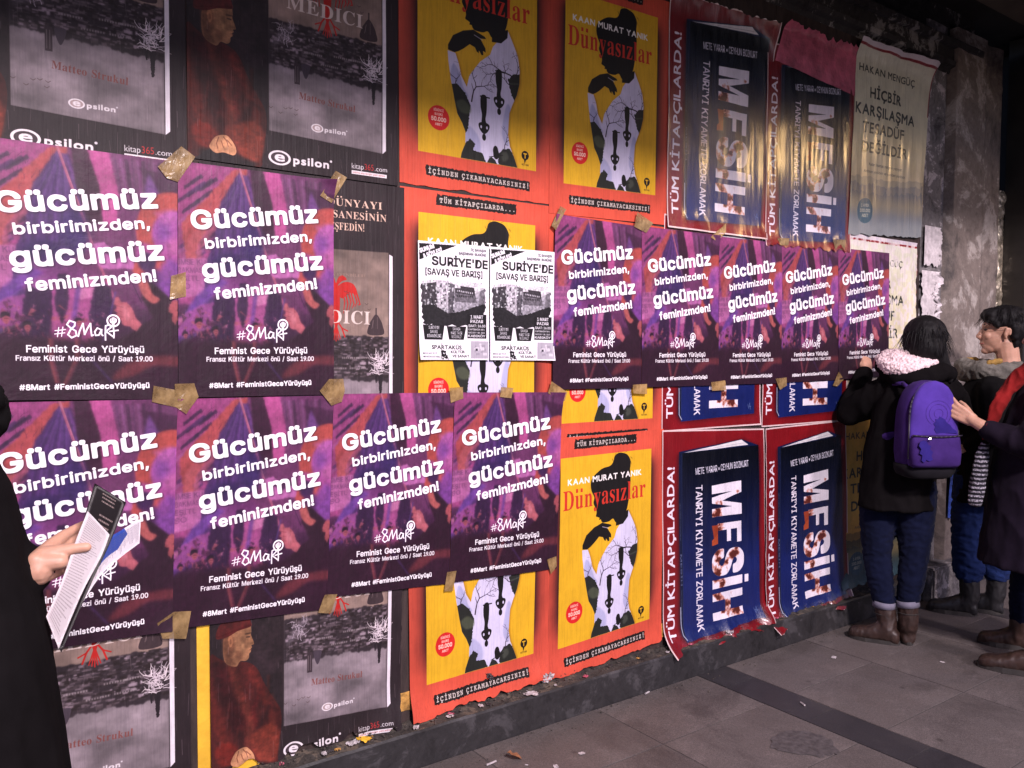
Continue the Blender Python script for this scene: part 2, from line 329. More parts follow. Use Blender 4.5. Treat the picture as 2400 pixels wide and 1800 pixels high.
def strip(c, v0, v1, u0, u1, txt, t0, t1, cap, seed):
    """black torn label with typewriter lettering"""
    c.poly([(u0, v0), (u1, v0), (u1, v1), (u0, v1)], (26, 18, 18), 1, 0, 3.2, seed)
    c.text(txt, (t0, v1-(v1-v0-cap)*.45), (t1, v1-(v1-v0-cap)*.45), cap, (226, 214, 206), 'mono', .012, gap=.08)
def art_silhouette():
    """orange-red poster round a yellow book cover with a dark woman's silhouette; 0.68 x 0.98 m"""
    W, H = 690, 994
    c = Cv(W, H, (206, 80, 60)); rng = np.random.default_rng(11)
    U0, U1, V0, V1 = .11, .888, .085, .872
    uu = np.linspace(0, 1, W)[None]; vv = np.linspace(0, 1, H)[:, None]
    fade = 1/(1+np.exp((vv-.80)*34)); fade = fade*(1/(1+np.exp((.13-vv)*60)))
    for e0, s in ((U0, -1), (U1, 1)):
        dd = (uu-e0)*s; m = np.exp(-np.abs(dd)/.045)
        c.blend((m*fade)*.96, (34, 14, 18))
    c.a *= (0.94+.12*fbm(H, W, 12, 8, 4))[..., None].astype('f')
    c.rect(U0, V0, U1, V1, (218, 168, 34))
    def M(p): return [(U0+u*(U1-U0), V0+v*(V1-V0)) for u, v in p]
    S = (U1-U0); T = V1-V0
    BL = (18, 15, 16); LAV = (206, 200, 226); SH = (168, 168, 204); RK = (34, 36, 32)
    body = [(.234, .505), (.296, .509), (.323, .554), (.345, .61), (.39, .655), (.41, .6), (.434, .577), (.5, .52), (.585, .474), (.61, .431), (.653, .398), (.713, .356), (.739, .335), (.793, .397), (.829, .445), (.847, .51), (.846, .58), (.822, .64), (.785, .69), (.757, .735), (.75, .784), (.745, .844), (.762, .9), (.8, .95), (.83, .998), (.338, .998), (.345, .975), (.377, .926), (.378, .87), (.35, .83), (.31, .79), (.287, .724), (.259, .636), (.239, .549)]
    c.poly(M([(u+.012, v) for u, v in body]), (150, 95, 10), .6, 4)
    m0 = c.a.copy()
    c.poly(M(body), LAV, 1)
    ins = np.zeros((H, W), 'f'); P = c.px(M(body)); ins = cover(P, np.roll(P, -1, 0), 0, 0, W, H)
    lay = Cv(W, H, (0, 0, 0)); lay.a = c.a.copy()
    lay.curve(M([(.28, .56), (.33, .6), (.36, .66), (.4, .7), (.3, .7), (.26, .62)]), SH, 1, 2)
    lay.curve(M([(.36, .86), (.42, .84), (.5, .9), (.48, .98), (.36, .98)]), SH, .9, 3)
    lay.curve(M([(.73, .7), (.77, .72), (.76, .84), (.74, .9), (.69, .84)]), SH, .9, 2)
    lay.poly(M([(.25, .66), (.31, .65), (.38, .69), (.42, .74), (.41, .79), (.4, .85), (.36, .9), (.3, .82), (.25, .74)]), RK, 1, 0, 3, 1)
    lay.curve(M([(.3, .74), (.36, .72), (.42, .75), (.41, .78), (.34, .78)]), (86, 92, 70), .7, 3)
    lay.poly(M([(.74, .575), (.79, .54), (.87, .53), (.87, .7), (.82, .7), (.78, .65)]), RK, 1, 0, 3, 2)
    lay.line(M([(.76, .59), (.85, .58)]), 4, (96, 102, 96), .6, blur=2)
    lay.poly(M([(.33, 1), (.36, .93), (.42, .9), (.46, .92), (.44, .95), (.52, .96), (.55, 1)]), RK, 1, 0, 3, 3)
    lay.poly(M([(.66, 1), (.66, .95), (.7, .92), (.76, .91), (.86, 1)]), RK, 1, 0, 3, 4)
    lay.curve(M([(.69, .94), (.73, .93), (.75, .96), (.7, .98)]), (84, 88, 78), .6, 3)
    lay.poly(M([(.56, 1), (.58, .975), (.6, .968), (.63, .98), (.65, 1)]), RK)
    rr = np.random.default_rng(5)
    for u, v, a, L, w in ((.8, .56, -.95, .085, 6), (.81, .55, -.1, .05, 4), (.43, .72, .1, .08, 6), (.29, .68, -.15, .05, 4), (.72, .93, -.25, .05, 4), (.79, .6, -1.2, .06, 4)):
        q = M([(u, v)])[0]; tree(lay, q[0], q[1], a, L*T, w, (40, 24, 44), rr, 4)
    def hanging(u, v, k):
        G = lambda p: M([(u+x*k, v+y*k) for x, y in p])
        lay.poly(G([(-.035, 0), (.05, 0), (.05, .006), (-.035, .006)]), BL)
        lay.curve(G([(-.025, .0), (.02, .0), (.022, .07), (.012, .11), (.02, .135), (-.02, .135), (-.018, .09), (-.03, .05)]), BL)
        lay.curve(G([(-.045, .135), (.0, .125), (.045, .135), (.04, .16), (.012, .18), (-.012, .18), (-.04, .16)]), BL)
        for q in (-.025, .025): lay.ell(*M([(u+q*k, v+.15*k)])[0], .006, .006, LAV)
        lay.ell(*M([(u, v+.198*k)])[0], .013, .013, BL)
    hanging(.665, .541, 1.0); hanging(.535, .681, 1.0)
    lay.ell(*M([(.635, .935)])[0], .018, .02, BL); lay.ell(*M([(.64, .95)])[0], .02, .02, BL); lay.line(M([(.58, .97), (.66, .955), (.7, .95)]), 3, BL)
    c.a += (lay.a-c.a)*ins[..., None]
    hair = [(.558, .049), (.575, .018), (.62, .004), (.665, .006), (.72, .02), (.756, .058), (.75, .103), (.758, .168), (.752, .223), (.737, .285), (.722, .325), (.7, .352), (.655, .38), (.6, .39), (.565, .366), (.522, .377), (.46, .378), (.436, .368), (.43, .358), (.41, .357), (.414, .348), (.398, .342), (.376, .335), (.382, .315), (.374, .293), (.348, .262), (.355, .23), (.325, .192), (.318, .147), (.352, .113), (.437, .08), (.524, .07)]
    c.poly(M([(.6, .36), (.7, .34), (.74, .33), (.735, .37), (.68, .405), (.6, .41)]), BL); c.curve(M(hair), BL)
    for i in range(16):
        a = rng.uniform(0, 2*PI); u, v = .66+.1*math.cos(a), .05+.045*math.sin(a); c.line(M([(u, v), (u+.03*math.cos(a+1), v+.02*math.sin(a+1))]), 1, BL, .7)
    hand = [(.237, .501), (.237, .479), (.277, .429), (.36, .394), (.445, .377), (.54, .396), (.55, .405), (.5, .41), (.545, .45), (.548, .47), (.525, .465), (.528, .485), (.512, .487), (.49, .468), (.488, .482), (.472, .476), (.456, .458), (.413, .45), (.363, .478), (.321, .497), (.288, .507)]
    c.poly(M(hand), BL)
    c.line(M([(.45, .4), (.52, .415)]), 3, (190, 180, 200), .8)
    c.text('KAAN MURAT YANIK', M([(.076, .146)])[0], M([(.884, .144)])[0], .024, (240, 236, 232), 'def', .03, gap=.09)
    c.text('Dünyasızlar', M([(.03, .277)])[0], M([(.934, .272)])[0], .0800, (198, 48, 34), 'serif', 0)
    q = M([(.162, .83)])[0]; c.ell(q[0], q[1], .066, .0455, (206, 34, 34))
    for t, dv, w, cp in (('BİRİNCİ', -.024, .03, .0085), ('BASKI', -.009, .024, .0085), ('50.000', .012, .045, .0145), ('ADET', .028, .022, .0085)): c.text(t, (q[0]-w, q[1]+dv), (q[0]+w, q[1]+dv), cp, (244, 214, 196), 'sans', .03)
    q = M([(.9, .93)])[0]; c.ell(q[0], q[1], .026, .018, BL); c.poly([(q[0]-.01, q[1]+.01), (q[0]+.008, q[1]+.014), (q[0]-.004, q[1]+.034)], BL); c.rect(q[0]-.013, q[1]-.009, q[0]+.013, q[1]-.004, (218, 168, 34)); c.rect(q[0]-.004, q[1]-.006, q[0]+.003, q[1]+.012, (218, 168, 34))
    c.text('KİTABEVİ'[:5], (q[0]-.024, q[1]+.04), (q[0]+.024, q[1]+.04), .006, (60, 40, 10), 'sans', .02)
    strip(c, .012, .052, .22, .75, 'TÜM KİTAPÇILARDA...', .24, .735, .0165, 3)
    strip(c, .918, .955, .155, .842, 'İÇİNDEN ÇIKAMAYACAKSINIZ!', .172, .832, .0165, 7)
    return c

def art_blue():
    """maroon poster with a navy book standing on end; 0.70 x 1.00 m"""
    W, H = 700, 1000
    c = Cv(W, H, (122, 18, 26)); rng = np.random.default_rng(21)
    c.a *= (0.9+.2*fbm(H, W, 8, 6, 14))[..., None].astype('f')
    for q in ([(0, 0), (1, 0), (1, .007), (0, .007)], [(0, 0), (.008, 0), (.008, 1), (0, 1)], [(.99, 0), (1, 0), (1, 1), (.99, 1)], [(0, .993), (1, .993), (1, 1), (0, 1)]): c.poly(q, (222, 196, 196))
    NV = (12, 22, 62)
    c.poly([(.135, .11), (.79, .05), (.95, .09), (.945, .945), (.17, .962), (.135, .93)], (8, 8, 20), .5, 10)
    c.poly([(.15, .098), (.76, .05), (.935, .082), (.93, .94), (.18, .957), (.15, .925)], NV)
    v = np.linspace(0, 1, H)[:, None]*np.ones((1, W))
    P = c.px([(.18, .104), (.935, .082), (.93, .94), (.18, .957)]); ins = cover(P, np.roll(P, -1, 0), 0, 0, W, H)
    g = np.clip((v-.12)*1.6, 0, 1)*(.55+.9*fbm(H, W, 5, 4, 9)); col = np.array([[4, 7, 18]])/255+(np.array([[20, 32, 92]])/255-np.array([[4, 7, 18]])/255)*np.clip(g, 0, 1)[..., None]
    c.blend(ins, col.astype('f'))
    c.poly([(.15, .098), (.178, .104), (.18, .957), (.15, .925)], (14, 22, 50)); c.line([(.178, .104), (.18, .957)], 2, (60, 70, 110), .6)
    c.poly([(.195, .103), (.76, .052), (.83, .078)], (226, 222, 226)); c.line([(.2, .101), (.8, .068)], 1.5, (120, 118, 130), .7)
    c.line([(.157, .8), (.162, .925), (.185, .948)], 5, (190, 190, 205), .8)
    WH = (236, 228, 240)
    c.text('TÜM KİTAPÇILARDA!', (.1, .938), (.108, .165), .058, WH, 'def', .022, gap=.03)
    c.text('METE YARAR • CEYHUN BOZKURT', (.306, .206), (.829, .183), .03, (226, 222, 236), 'sans', .012)
    # MESİH, turned a quarter, letter by letter
    def vb(a, b, u0, u1): c.rect(u0, a, u1, b, WH)
    uL, uR = .453, .752
    c.poly([(uL, .262), (uR, .25), (uR, .305), (.56, .338), (uR, .36), (uR, .412), (uL, .41), (uL, .372), (.66, .37), (uL, .346), (uL, .318), (.66, .298), (uL, .302)], WH)
    vb(.445, .478, .51, .745); vb(.445, .545, .7, .745); c.poly([(.6, .45), (.64, .45), (.64, .535), (.6, .535)], WH); c.poly([(.45, .45), (.51, .45), (.51, .5), (.47, .52)], (150, 60, 36)); c.poly([(.45, .52), (.51, .49), (.51, .54), (.45, .545)], (170, 72, 40))
    c.text('S', (.475, .58), (.475, .682), .27, WH, 'sans', .05)
    vb(.71, .752, uL, .752); vb(.713, .75, .775, .812)
    vb(.775, .812, uL, uR); vb(.865, .902, uL, uR); vb(.8, .88, .575, .63)
    burn = fbm(H, W, 30, 20, 31, 4)
    for u, vv_, r in ((.5, .4, .05), (.47, .47, .05), (.52, .61, .06), (.66, .6, .04), (.5, .68, .06), (.56, .73, .05), (.6, .84, .06), (.68, .87, .05), (.5, .79, .04), (.72, .3, .02)):
        Y, X = np.mgrid[0:H, 0:W]; d = np.hypot(X/W-u, (Y/H-vv_)*H/W)/r
        m = np.clip(1.3-d-(burn-.5)*4, 0, 1); letter = (c.a.mean(2) > .7)
        c.blend(m*letter*ins, (176, 66, 30), alpha=.95); c.blend(np.clip(m*1.5-.8, 0, 1)*letter*ins, (40, 16, 24), alpha=.9)
    c.text("TANRI'YI KIYAMETE ZORLAMAK", (.306, .255), (.302, .93), .058, WH, 'sans', .012)
    c.text('MESİH', (.158, .56), (.16, .7), .012, (90, 96, 130), 'sans', .03); c.text('METE YARAR CEYHUN BOZKURT', (.158, .33), (.158, .5), .008, (84, 88, 110), 'sans', .01); c.text("TANRI'YI KIYAMETE ZORLAMAK", (.16, .72), (.162, .86), .008, (84, 88, 110), 'sans', .01)
    for q in ([(.86, .89), (.875, .915), (.885, .885), (.895, .92)], [(.87, .9), (.9, .905)]): c.line(q, 2, (110, 130, 170), .8)
    return c

def art_renaissance():
    """charcoal poster: man in a red robe beside a tall book cover of an upside-down old city; 0.71 x 1.00 m"""
    W, H = 710, 1000
    c = Cv(W, H, (40, 30, 34)); rng = np.random.default_rng(31)
    c.a *= (0.85+.3*fbm(H, W, 10, 7, 2))[..., None].astype('f')
    c.text('TÜM DÜNYAYI', (.42, .092), (.876, .086), .024, (226, 190, 170), 'serif'); c.text('BÜYÜLEYEN EFSANESİNİN', (.2, .133), (.9, .127), .024, (226, 190, 170), 'serif'); c.text('ROMANINI KEŞFEDİN!', (.34, .172), (.78, .168), .024, (226, 190, 170), 'serif')
    # figure
    RB = (66, 25, 24); RD = (36, 14, 17); RL = (98, 42, 34)
    c.curve([(.0, .6), (.04, .612), (.09, .632), (.165, .64), (.218, .666), (.255, .72), (.301, .778), (.336, .82), (.34, .88), (.32, .96), (.31, 1.0), (.2, 1.0), (.17, .93), (.1, .96), (.0, 1.0), (-.03, .9), (-.03, .7)], RB)
    for q, w, cc in (([(.02, .63), (.06, .75), (.12, .86), (.15, .9)], 26, RD), ([(.09, .64), (.13, .74), (.2, .84), (.17, .92)], 30, RL), ([(.19, .67), (.25, .76), (.3, .84), (.24, .92)], 22, (100, 36, 30)), ([(.05, .64), (.08, .72), (.13, .84)], 40, (44, 12, 16)), ([(.28, .8), (.22, .88), (.2, .95)], 18, RD), ([(.3, .85), (.27, .93), (.25, 1)], 16, RL), ([(-.02, .68), (.02, .8), (.07, .9)], 30, (92, 34, 28)), ([(.24, .74), (.2, .8), (.22, .86)], 12, (84, 20, 22))):
        c.line(q, w, cc, .7, blur=6)
    for i in range(26):
        u = rng.uniform(0, .3); v = rng.uniform(.68, .95); c.line([(u, v), (u+rng.normal(0, .015), v+.05)], rng.uniform(3, 8), RD if i % 2 else RL, .35, blur=3)
    c.curve([(.2, .88), (.29, .86), (.33, .9), (.31, .98), (.24, .98), (.19, .93)], (128, 52, 38), .75, 5)
    c.curve([(.02, .9), (.08, .89), (.13, .92), (.1, .96), (.03, .95)], (120, 34, 26), .75, 5)
    c.poly([(.15, .96), (.3, .99), (.28, 1), (.05, 1), (.05, .97)], (22, 16, 20), .9, 5)
    SK = (150, 106, 76); SD = (104, 66, 48)
    c.curve([(.07, .545), (.11, .53), (.16, .518), (.187, .52), (.193, .543), (.192, .556), (.206, .582), (.204, .588), (.194, .59), (.197, .597), (.19, .602), (.192, .61), (.183, .616), (.182, .628), (.168, .637), (.14, .635), (.12, .65), (.07, .63), (.06, .58)], SK)
    c.curve([(.06, .55), (.1, .545), (.115, .58), (.105, .62), (.12, .645), (.07, .63)], SD, .9, 4); c.curve([(.12, .6), (.145, .606), (.15, .63), (.12, .63)], SD, .7, 4)
    c.curve([(.085, .55), (.1, .548), (.106, .565), (.1, .582), (.088, .578)], (150, 100, 70), 1, 1); c.ell(.096, .566, .005, .009, SD, .8, 1)
    c.line([(.165, .55), (.19, .549)], 3, (60, 38, 30), .9, blur=1); c.line([(.17, .56), (.186, .561)], 4, (40, 26, 24), .9, blur=1); c.line([(.185, .604), (.196, .604)], 2, (90, 44, 36), .9)
    c.line([(.15, .575), (.155, .6)], 8, (196, 146, 104), .6, blur=3)
    c.curve([(.03, .55), (.035, .52), (.06, .5), (.12, .488), (.175, .495), (.192, .515), (.19, .528), (.13, .536), (.08, .55)], (80, 28, 27)); c.line([(.04, .545), (.19, .522)], 4, (70, 14, 16), .8, blur=1)
    c.curve([(.09, .955), (.11, .93), (.13, .92), (.16, .916), (.18, .925), (.2, .945), (.205, .965), (.19, .975), (.15, .97), (.12, .975), (.1, .968)], (186, 132, 96))
    for q in ([(.13, .925), (.12, .945), (.125, .96)], [(.15, .922), (.165, .935), (.17, .95)], [(.165, .93), (.185, .945)], [(.14, .935), (.15, .955)]): c.line(q, 2.6, (110, 62, 44), .9)
    n = fbm(H, W, 120, 60, 71, 3); c.a[:, :int(W*.345)] *= (.8+.4*n)[:, :int(W*.345), None].astype('f'); n = fbm(H, W, 24, 16, 72, 4); c.a[480:, :int(W*.345)] *= (.65+.7*n)[480:, :int(W*.345), None].astype('f')
    # tall cover
    U0, U1, V0, V1 = .352, .912, .237, .88
    P = c.px([(U0, V0), (U1, V0-.004), (U1, V1+.017), (U0, V1)]); ins = cover(P, np.roll(P, -1, 0), 0, 0, W, H)
    Y, X = np.mgrid[0:H, 0:W]; vn = (Y/H-V0)/(V1-V0); un = (X/W-U0)/(U1-U0)
    cl = fbm(H, W, 14, 7, 44, 5)
    sky = np.array([182, 152, 140.])/255*(.48+.66*cl)[..., None]
    d2 = np.array([164, 148, 156.])/255*(.40+.74*cl)[..., None]
    lo = np.where((vn > .6)[..., None], d2, sky); lo[vn < .36] *= (.75+.25*(vn[vn < .36]/.36))[..., None]
    c.blend(ins, lo.astype('f'))
    city = ((vn > .44+.02*fbm(H, W, 4, 40, 3, 3)) & (vn < .665+.03*un+.03*(fbm(H, W, 3, 60, 4, 3)-.5)))*ins
    c.blend(smooth(city.astype('f'), 1), (44, 34, 40))
    for i in range(900):
        u = rng.uniform(U0, U1-.02); v = rng.uniform(V0+.45*(V1-V0), V0+.665*(V1-V0)); k = rng.random(); w = rng.uniform(.006, .03)
        g = rng.choice([22, 60, 96, 130, 170], p=[.4, .25, .17, .11, .07]); h = rng.uniform(.0015, .005) if k < .7 else rng.uniform(.005, .011)
        c.rect(u, v, min(u+w, U1), v+h, (g+8, g*.92, g), .85)
    for i in range(5):
        u = rng.uniform(U0+.05, U1-.15); v = rng.uniform(V0+.5*(V1-V0), V0+.63*(V1-V0))
        for k in range(9): c.rect(u+.01*k, v, u+.01*k+.005, v+.006, (170, 156, 160))
    cs = np.stack([smooth(c.a[..., k], 2) for k in range(3)], -1); mist = (.45+.4*fbm(H, W, 9, 5, 91, 4))[..., None]*ins[..., None]; c.a += ((cs*.86+.055)-c.a)*mist
    c.curve([(.8, .52), (.803, .49), (.82, .468), (.843, .45), (.866, .468), (.88, .49), (.882, .52)], (62, 48, 52)); c.rect(.84, .428, .846, .455, (50, 38, 44)); c.line([(.82, .5), (.83, .47)], 2, (110, 92, 92)); c.line([(.85, .5), (.85, .46)], 2, (96, 80, 82))
    # things hanging upside down below the skyline
    c.rect(.471, .65, .497, .717, (58, 46, 52)); c.line([(.477, .66), (.477, .71)], 2, (110, 98, 100)); c.line([(.488, .66), (.488, .71)], 2, (104, 92, 96)); c.curve([(.505, .65), (.545, .65), (.54, .675), (.525, .695), (.51, .675)], (66, 56, 66))
    for q in ([(.855, .66), (.88, .66), (.876, .7), (.872, .735), (.862, .735), (.858, .7)], [(.838, .66), (.848, .66), (.846, .69), (.84, .69)]): c.poly(q, (34, 26, 32), 1, 0, 1.5, 2)
    for i in range(46): tree(c, rng.uniform(.83, .9), rng.uniform(.6, .655), rng.uniform(-1.8, 1.8), rng.uniform(.01, .03), 3.0, (206, 192, 200) if i % 3 else (240, 226, 230), rng, 1)
    for i in range(22): tree(c, .38+.09*rng.random(), .605-.07*rng.random(), rng.uniform(-1.6, 1.6), .018, 2.2, (180, 166, 176), rng, 1)
    c.curve([(.36, .62), (.4, .6), (.46, .55), (.45, .53), (.39, .57)], (150, 138, 150), .35, 5)
    # red heraldic bird, plain
    RE = (186, 34, 30)
    c.curve([(.618, .35), (.645, .36), (.652, .41), (.646, .47), (.632, .505), (.62, .47), (.612, .41)], RE)
    for s in (-1, 1):
        c.curve([(.632, .37), (.632+s*.04, .345), (.632+s*.09, .35), (.632+s*.11, .385), (.632+s*.07, .38), (.632+s*.03, .4)], RE)
        for k in range(6): c.line([(.632+s*(.03+.014*k), .365), (.632+s*(.045+.016*k), .41+.008*(k % 2)), (.632+s*(.038+.015*k), .45-.006*k)], 6, RE, w2=2)
        c.line([(.632, .47), (.632+s*.03, .5), (.632+s*.045, .53)], 5, RE); c.line([(.632+s*.03, .5), (.632+s*.06, .51)], 4, RE)
        c.curve([(.632, .36), (.632+s*.012, .33), (.632+s*.035, .322), (.632+s*.055, .335), (.632+s*.03, .342)], RE)
    for k in (-2, -1, 0, 1, 2): c.line([(.632, .49), (.632+.011*k, .545-.004*abs(k))], 5, RE, w2=3)
    c.text('MEDİCİ'.replace('İ', 'I'), (.436, .481), (.81, .486), .044, (226, 208, 200), 'serif', 0)
    c.text('BİR HANEDANIN EFENDİLERİ', (.43, .326), (.785, .324), .0095, (150, 124, 112), 'serif')
    for i in range(14):
        u, v = rng.uniform(.5, .88), rng.uniform(.35, .44) if i < 8 else rng.uniform(.79, .82)
        if i >= 8: u = rng.uniform(.36, .5)
        c.line([(u-.009, v-.004), (u, v), (u+.009, v-.005)], 1.4, (70, 52, 50), .9)
    c.text('Matteo Strukul', (.492, .762), (.77, .772), .0215, (124, 70, 66), 'serif', 0)
    def logo(u, v, s, wd):
        c.ell(u+.05*s, v-.016*s, .052*s, .0235*s, (236, 228, 232)); c.ell(u+.05*s, v-.016*s, .041*s, .0178*s, (60, 48, 54) if s > .8 else (170, 150, 150)); c.text('e', (u+.028*s, v-.006*s), (u+.072*s, v-.006*s), .03*s, (236, 228, 232), 'def', .03)
        c.text('psilon', (u+.115*s, v-.004*s), (u+wd, v-.004*s), .024*s, (236, 228, 232), 'def', .04, gap=.1)
        c.ell(u+wd+.012*s, v-.028*s, .006*s, .004*s, (220, 214, 220))
    logo(.55, .857, .58, .17); logo(.35, .978, 1.0, .285)
    c.text('kitap', (.753, .962), (.815, .961), .018, (222, 216, 220), 'def'); c.text('365', (.82, .961), (.868, .96), .02, (176, 44, 44), 'def'); c.text('.com', (.874, .96), (.94, .959), .016, (222, 216, 220), 'def'); c.rect(.752, .968, .938, .98, (222, 216, 220)); c.text('online alışverişin yeni adresi', (.758, .977), (.93, .976), .006, (150, 60, 60), 'sans')
    c.poly([(U1+.003, V0+.002), (U1+.022, V0+.008), (U1+.022, V1+.006), (U1+.003, V1+.018)], (228, 220, 228)); 
    # paste scratches
    for i in range(260):
        u = rng.random(); v = rng.random(); L = rng.uniform(.01, .07); c.line([(u, v), (u+rng.normal(0, .002), v+L)], rng.uniform(.6, 1.3), (190, 170, 178), rng.uniform(.08, .4))
    return c

def art_talk():
    """white A4-like bill about a talk, black print; 0.31 x 0.43 m"""
    W, H = 420, 580
    c = Cv(W, H, (238, 234, 240)); rng = np.random.default_rng(41); K = (20, 18, 22); WH = (236, 232, 240)
    c.poly([(.015, .02), (.535, .014), (.015, .16)], K, 1, 0, 1.5, 1)
    c.text('SUNUM', (.03, .1), (.22, .05), .034, WH, 'sans', .05); c.text('& SÖYLEŞİ', (.08, .143), (.33, .078), .034, WH, 'sans', .05)
    c.text('İÇ SAVAŞIN', (.738, .052), (.955, .052), .021, (60, 56, 66), 'sans', .03); c.text('BAŞINDAN-BUGÜNE', (.56, .09), (.955, .09), .021, (60, 56, 66), 'sans', .03)
    c.text("SURİYE'DE", (.188, .193), (.976, .197), .07, K, 'sans', .028); c.text('[SAVAŞ VE BARIŞ]', (.096, .278), (.897, .278), .052, K, 'sans', .02)
    P = []
    for a, b in zip([(.04, .34), (.12, .315), (.4, .32), (.6, .33), (.93, .32), (.95, .42), (.94, .58), (.9, .7), (.2, .71), (.06, .69), (.03, .5)], [(.12, .315), (.4, .32), (.6, .33), (.93, .32), (.95, .42), (.94, .58), (.9, .7), (.2, .71), (.06, .69), (.03, .5), (.04, .34)]):
        for i in range(8): P.append((a[0]+(b[0]-a[0])*i/8+rng.normal(0, .012), a[1]+(b[1]-a[1])*i/8+rng.normal(0, .007)))
    PP = c.px(P); ins = cover(PP, np.roll(PP, -1, 0), 0, 0, W, H)
    l = Cv(W, H, (150, 146, 156)); l.rect(0, .3, 1, .42, (206, 202, 210), 1, 6)
    l.poly([(0, .36), (.14, .35), (.3, .33), (.3, .56), (0, .6)], (60, 56, 62)); l.poly([(.24, .32), (.42, .33), (.42, .56), (.25, .56)], (178, 172, 182)); l.poly([(.4, .34), (.5, .35), (.47, .6), (.4, .6)], (84, 80, 88))
    l.poly([(.5, .38), (.58, .38), (.58, .36), (.78, .37), (.8, .46), (.5, .47)], (52, 48, 54)); l.poly([(.5, .42), (.8, .44), (.82, .5), (.5, .5)], (96, 92, 100)); l.poly([(.86, .4), (.97, .36), (.97, .6), (.84, .58)], (110, 106, 114))
    for i in range(120):
        u, v = rng.uniform(.04, .48), rng.uniform(.34, .58); g = int(rng.choice([30, 60, 180, 210])); l.rect(u, v, u+rng.uniform(.01, .03), v+rng.uniform(.008, .025), (g, g, g+6), .8)
    for k in range(9): l.rect(.53+.027*k, .395+.002*k, .542+.027*k, .41+.002*k, (190, 186, 196)); l.rect(.53+.027*k, .44, .545+.027*k, .455, (30, 28, 32))
    l.poly([(0, .54), (.2, .53), (.4, .6), (.6, .58), (.8, .53), (1, .5), (1, .75), (0, .75)], (30, 28, 32), 1, 0, 3, 6)
    n = fbm(H, W, 70, 50, 6, 3); l.a *= (.6+.8*n)[..., None].astype('f'); c.a += (l.a-c.a)*ins[..., None]
    c.poly([(.05, .703), (.348, .702), (.318, .828), (.073, .829)], K); c.poly([(.38, .711), (.662, .711), (.625, .826), (.412, .826)], K); c.rect(.678, .6, .962, .812, K)
    for t, v, a, b in (("SURİYE'DE", .737, .13, .275), ('SAVAŞ', .772, .15, .25), ('DİNAMİKLERİ', .808, .11, .3)): c.text(t, (a, v), (b, v), .025, WH, 'sans', .01)
    for t, v, a, b in (('SAVAŞA', .745, .465, .575), ('KARŞI TAVIR', .78, .44, .6), ('NE OLMALI?', .812, .45, .59)): c.text(t, (a, v), (b, v), .025, WH, 'sans', .01)
    for t, v, a, b, h in (('1 MART', .637, .727, .91, .028), ('PAZAR', .675, .724, .91, .026), ('SAAT: 16.00', .712, .695, .944, .021), ('CAFERAĞA MH.', .74, .695, .936, .014), ('NAİLBEY SK. 58/5', .768, .696, .937, .014), ('KADIKÖY', .8, .688, .945, .02)): c.text(t, (a, v), (b, v), h, WH, 'sans', .02)
    c.text('SPARTAKÜS', (.17, .908), (.591, .909), .032, K, 'def', .02, gap=.03); c.text('KÜLTÜR', (.437, .943), (.64, .942), .022, K, 'def', .02, gap=.02); c.text('VE SANAT', (.46, .978), (.706, .979), .022, K, 'def', .02, gap=.02)
    c.line([(.31, .86), (.305, .99)], 4, K); 
    for i in range(14): c.ell(.34+rng.uniform(-.03, .05), .96+rng.uniform(-.035, .03), rng.uniform(.008, .02), rng.uniform(.005, .014), K)
    c.line([(.36, .95), (.4, .995)], 4, K)
    c.text('0532 402 98 19', (.065, .952), (.238, .951), .014, (80, 76, 88), 'sans', .02); c.text('SPARTAKUSISTANBUL', (.065, .98), (.29, .981), .014, (80, 76, 88), 'sans', .02)
    for v in (.945, .973): c.ell(.053, v, .01, .0075, (50, 46, 56))
    c.rect(.73, .835, .99, .988, (170, 164, 176)); 
    for i in range(16): u, v = rng.uniform(.74, .93), rng.uniform(.85, .96); c.rect(u, v, u+rng.uniform(.02, .06), v+rng.uniform(.01, .03), (200, 194, 204) if i % 2 else (150, 144, 156))
    c.rect(.8, .9, .83, .92, (50, 46, 56))
    return c

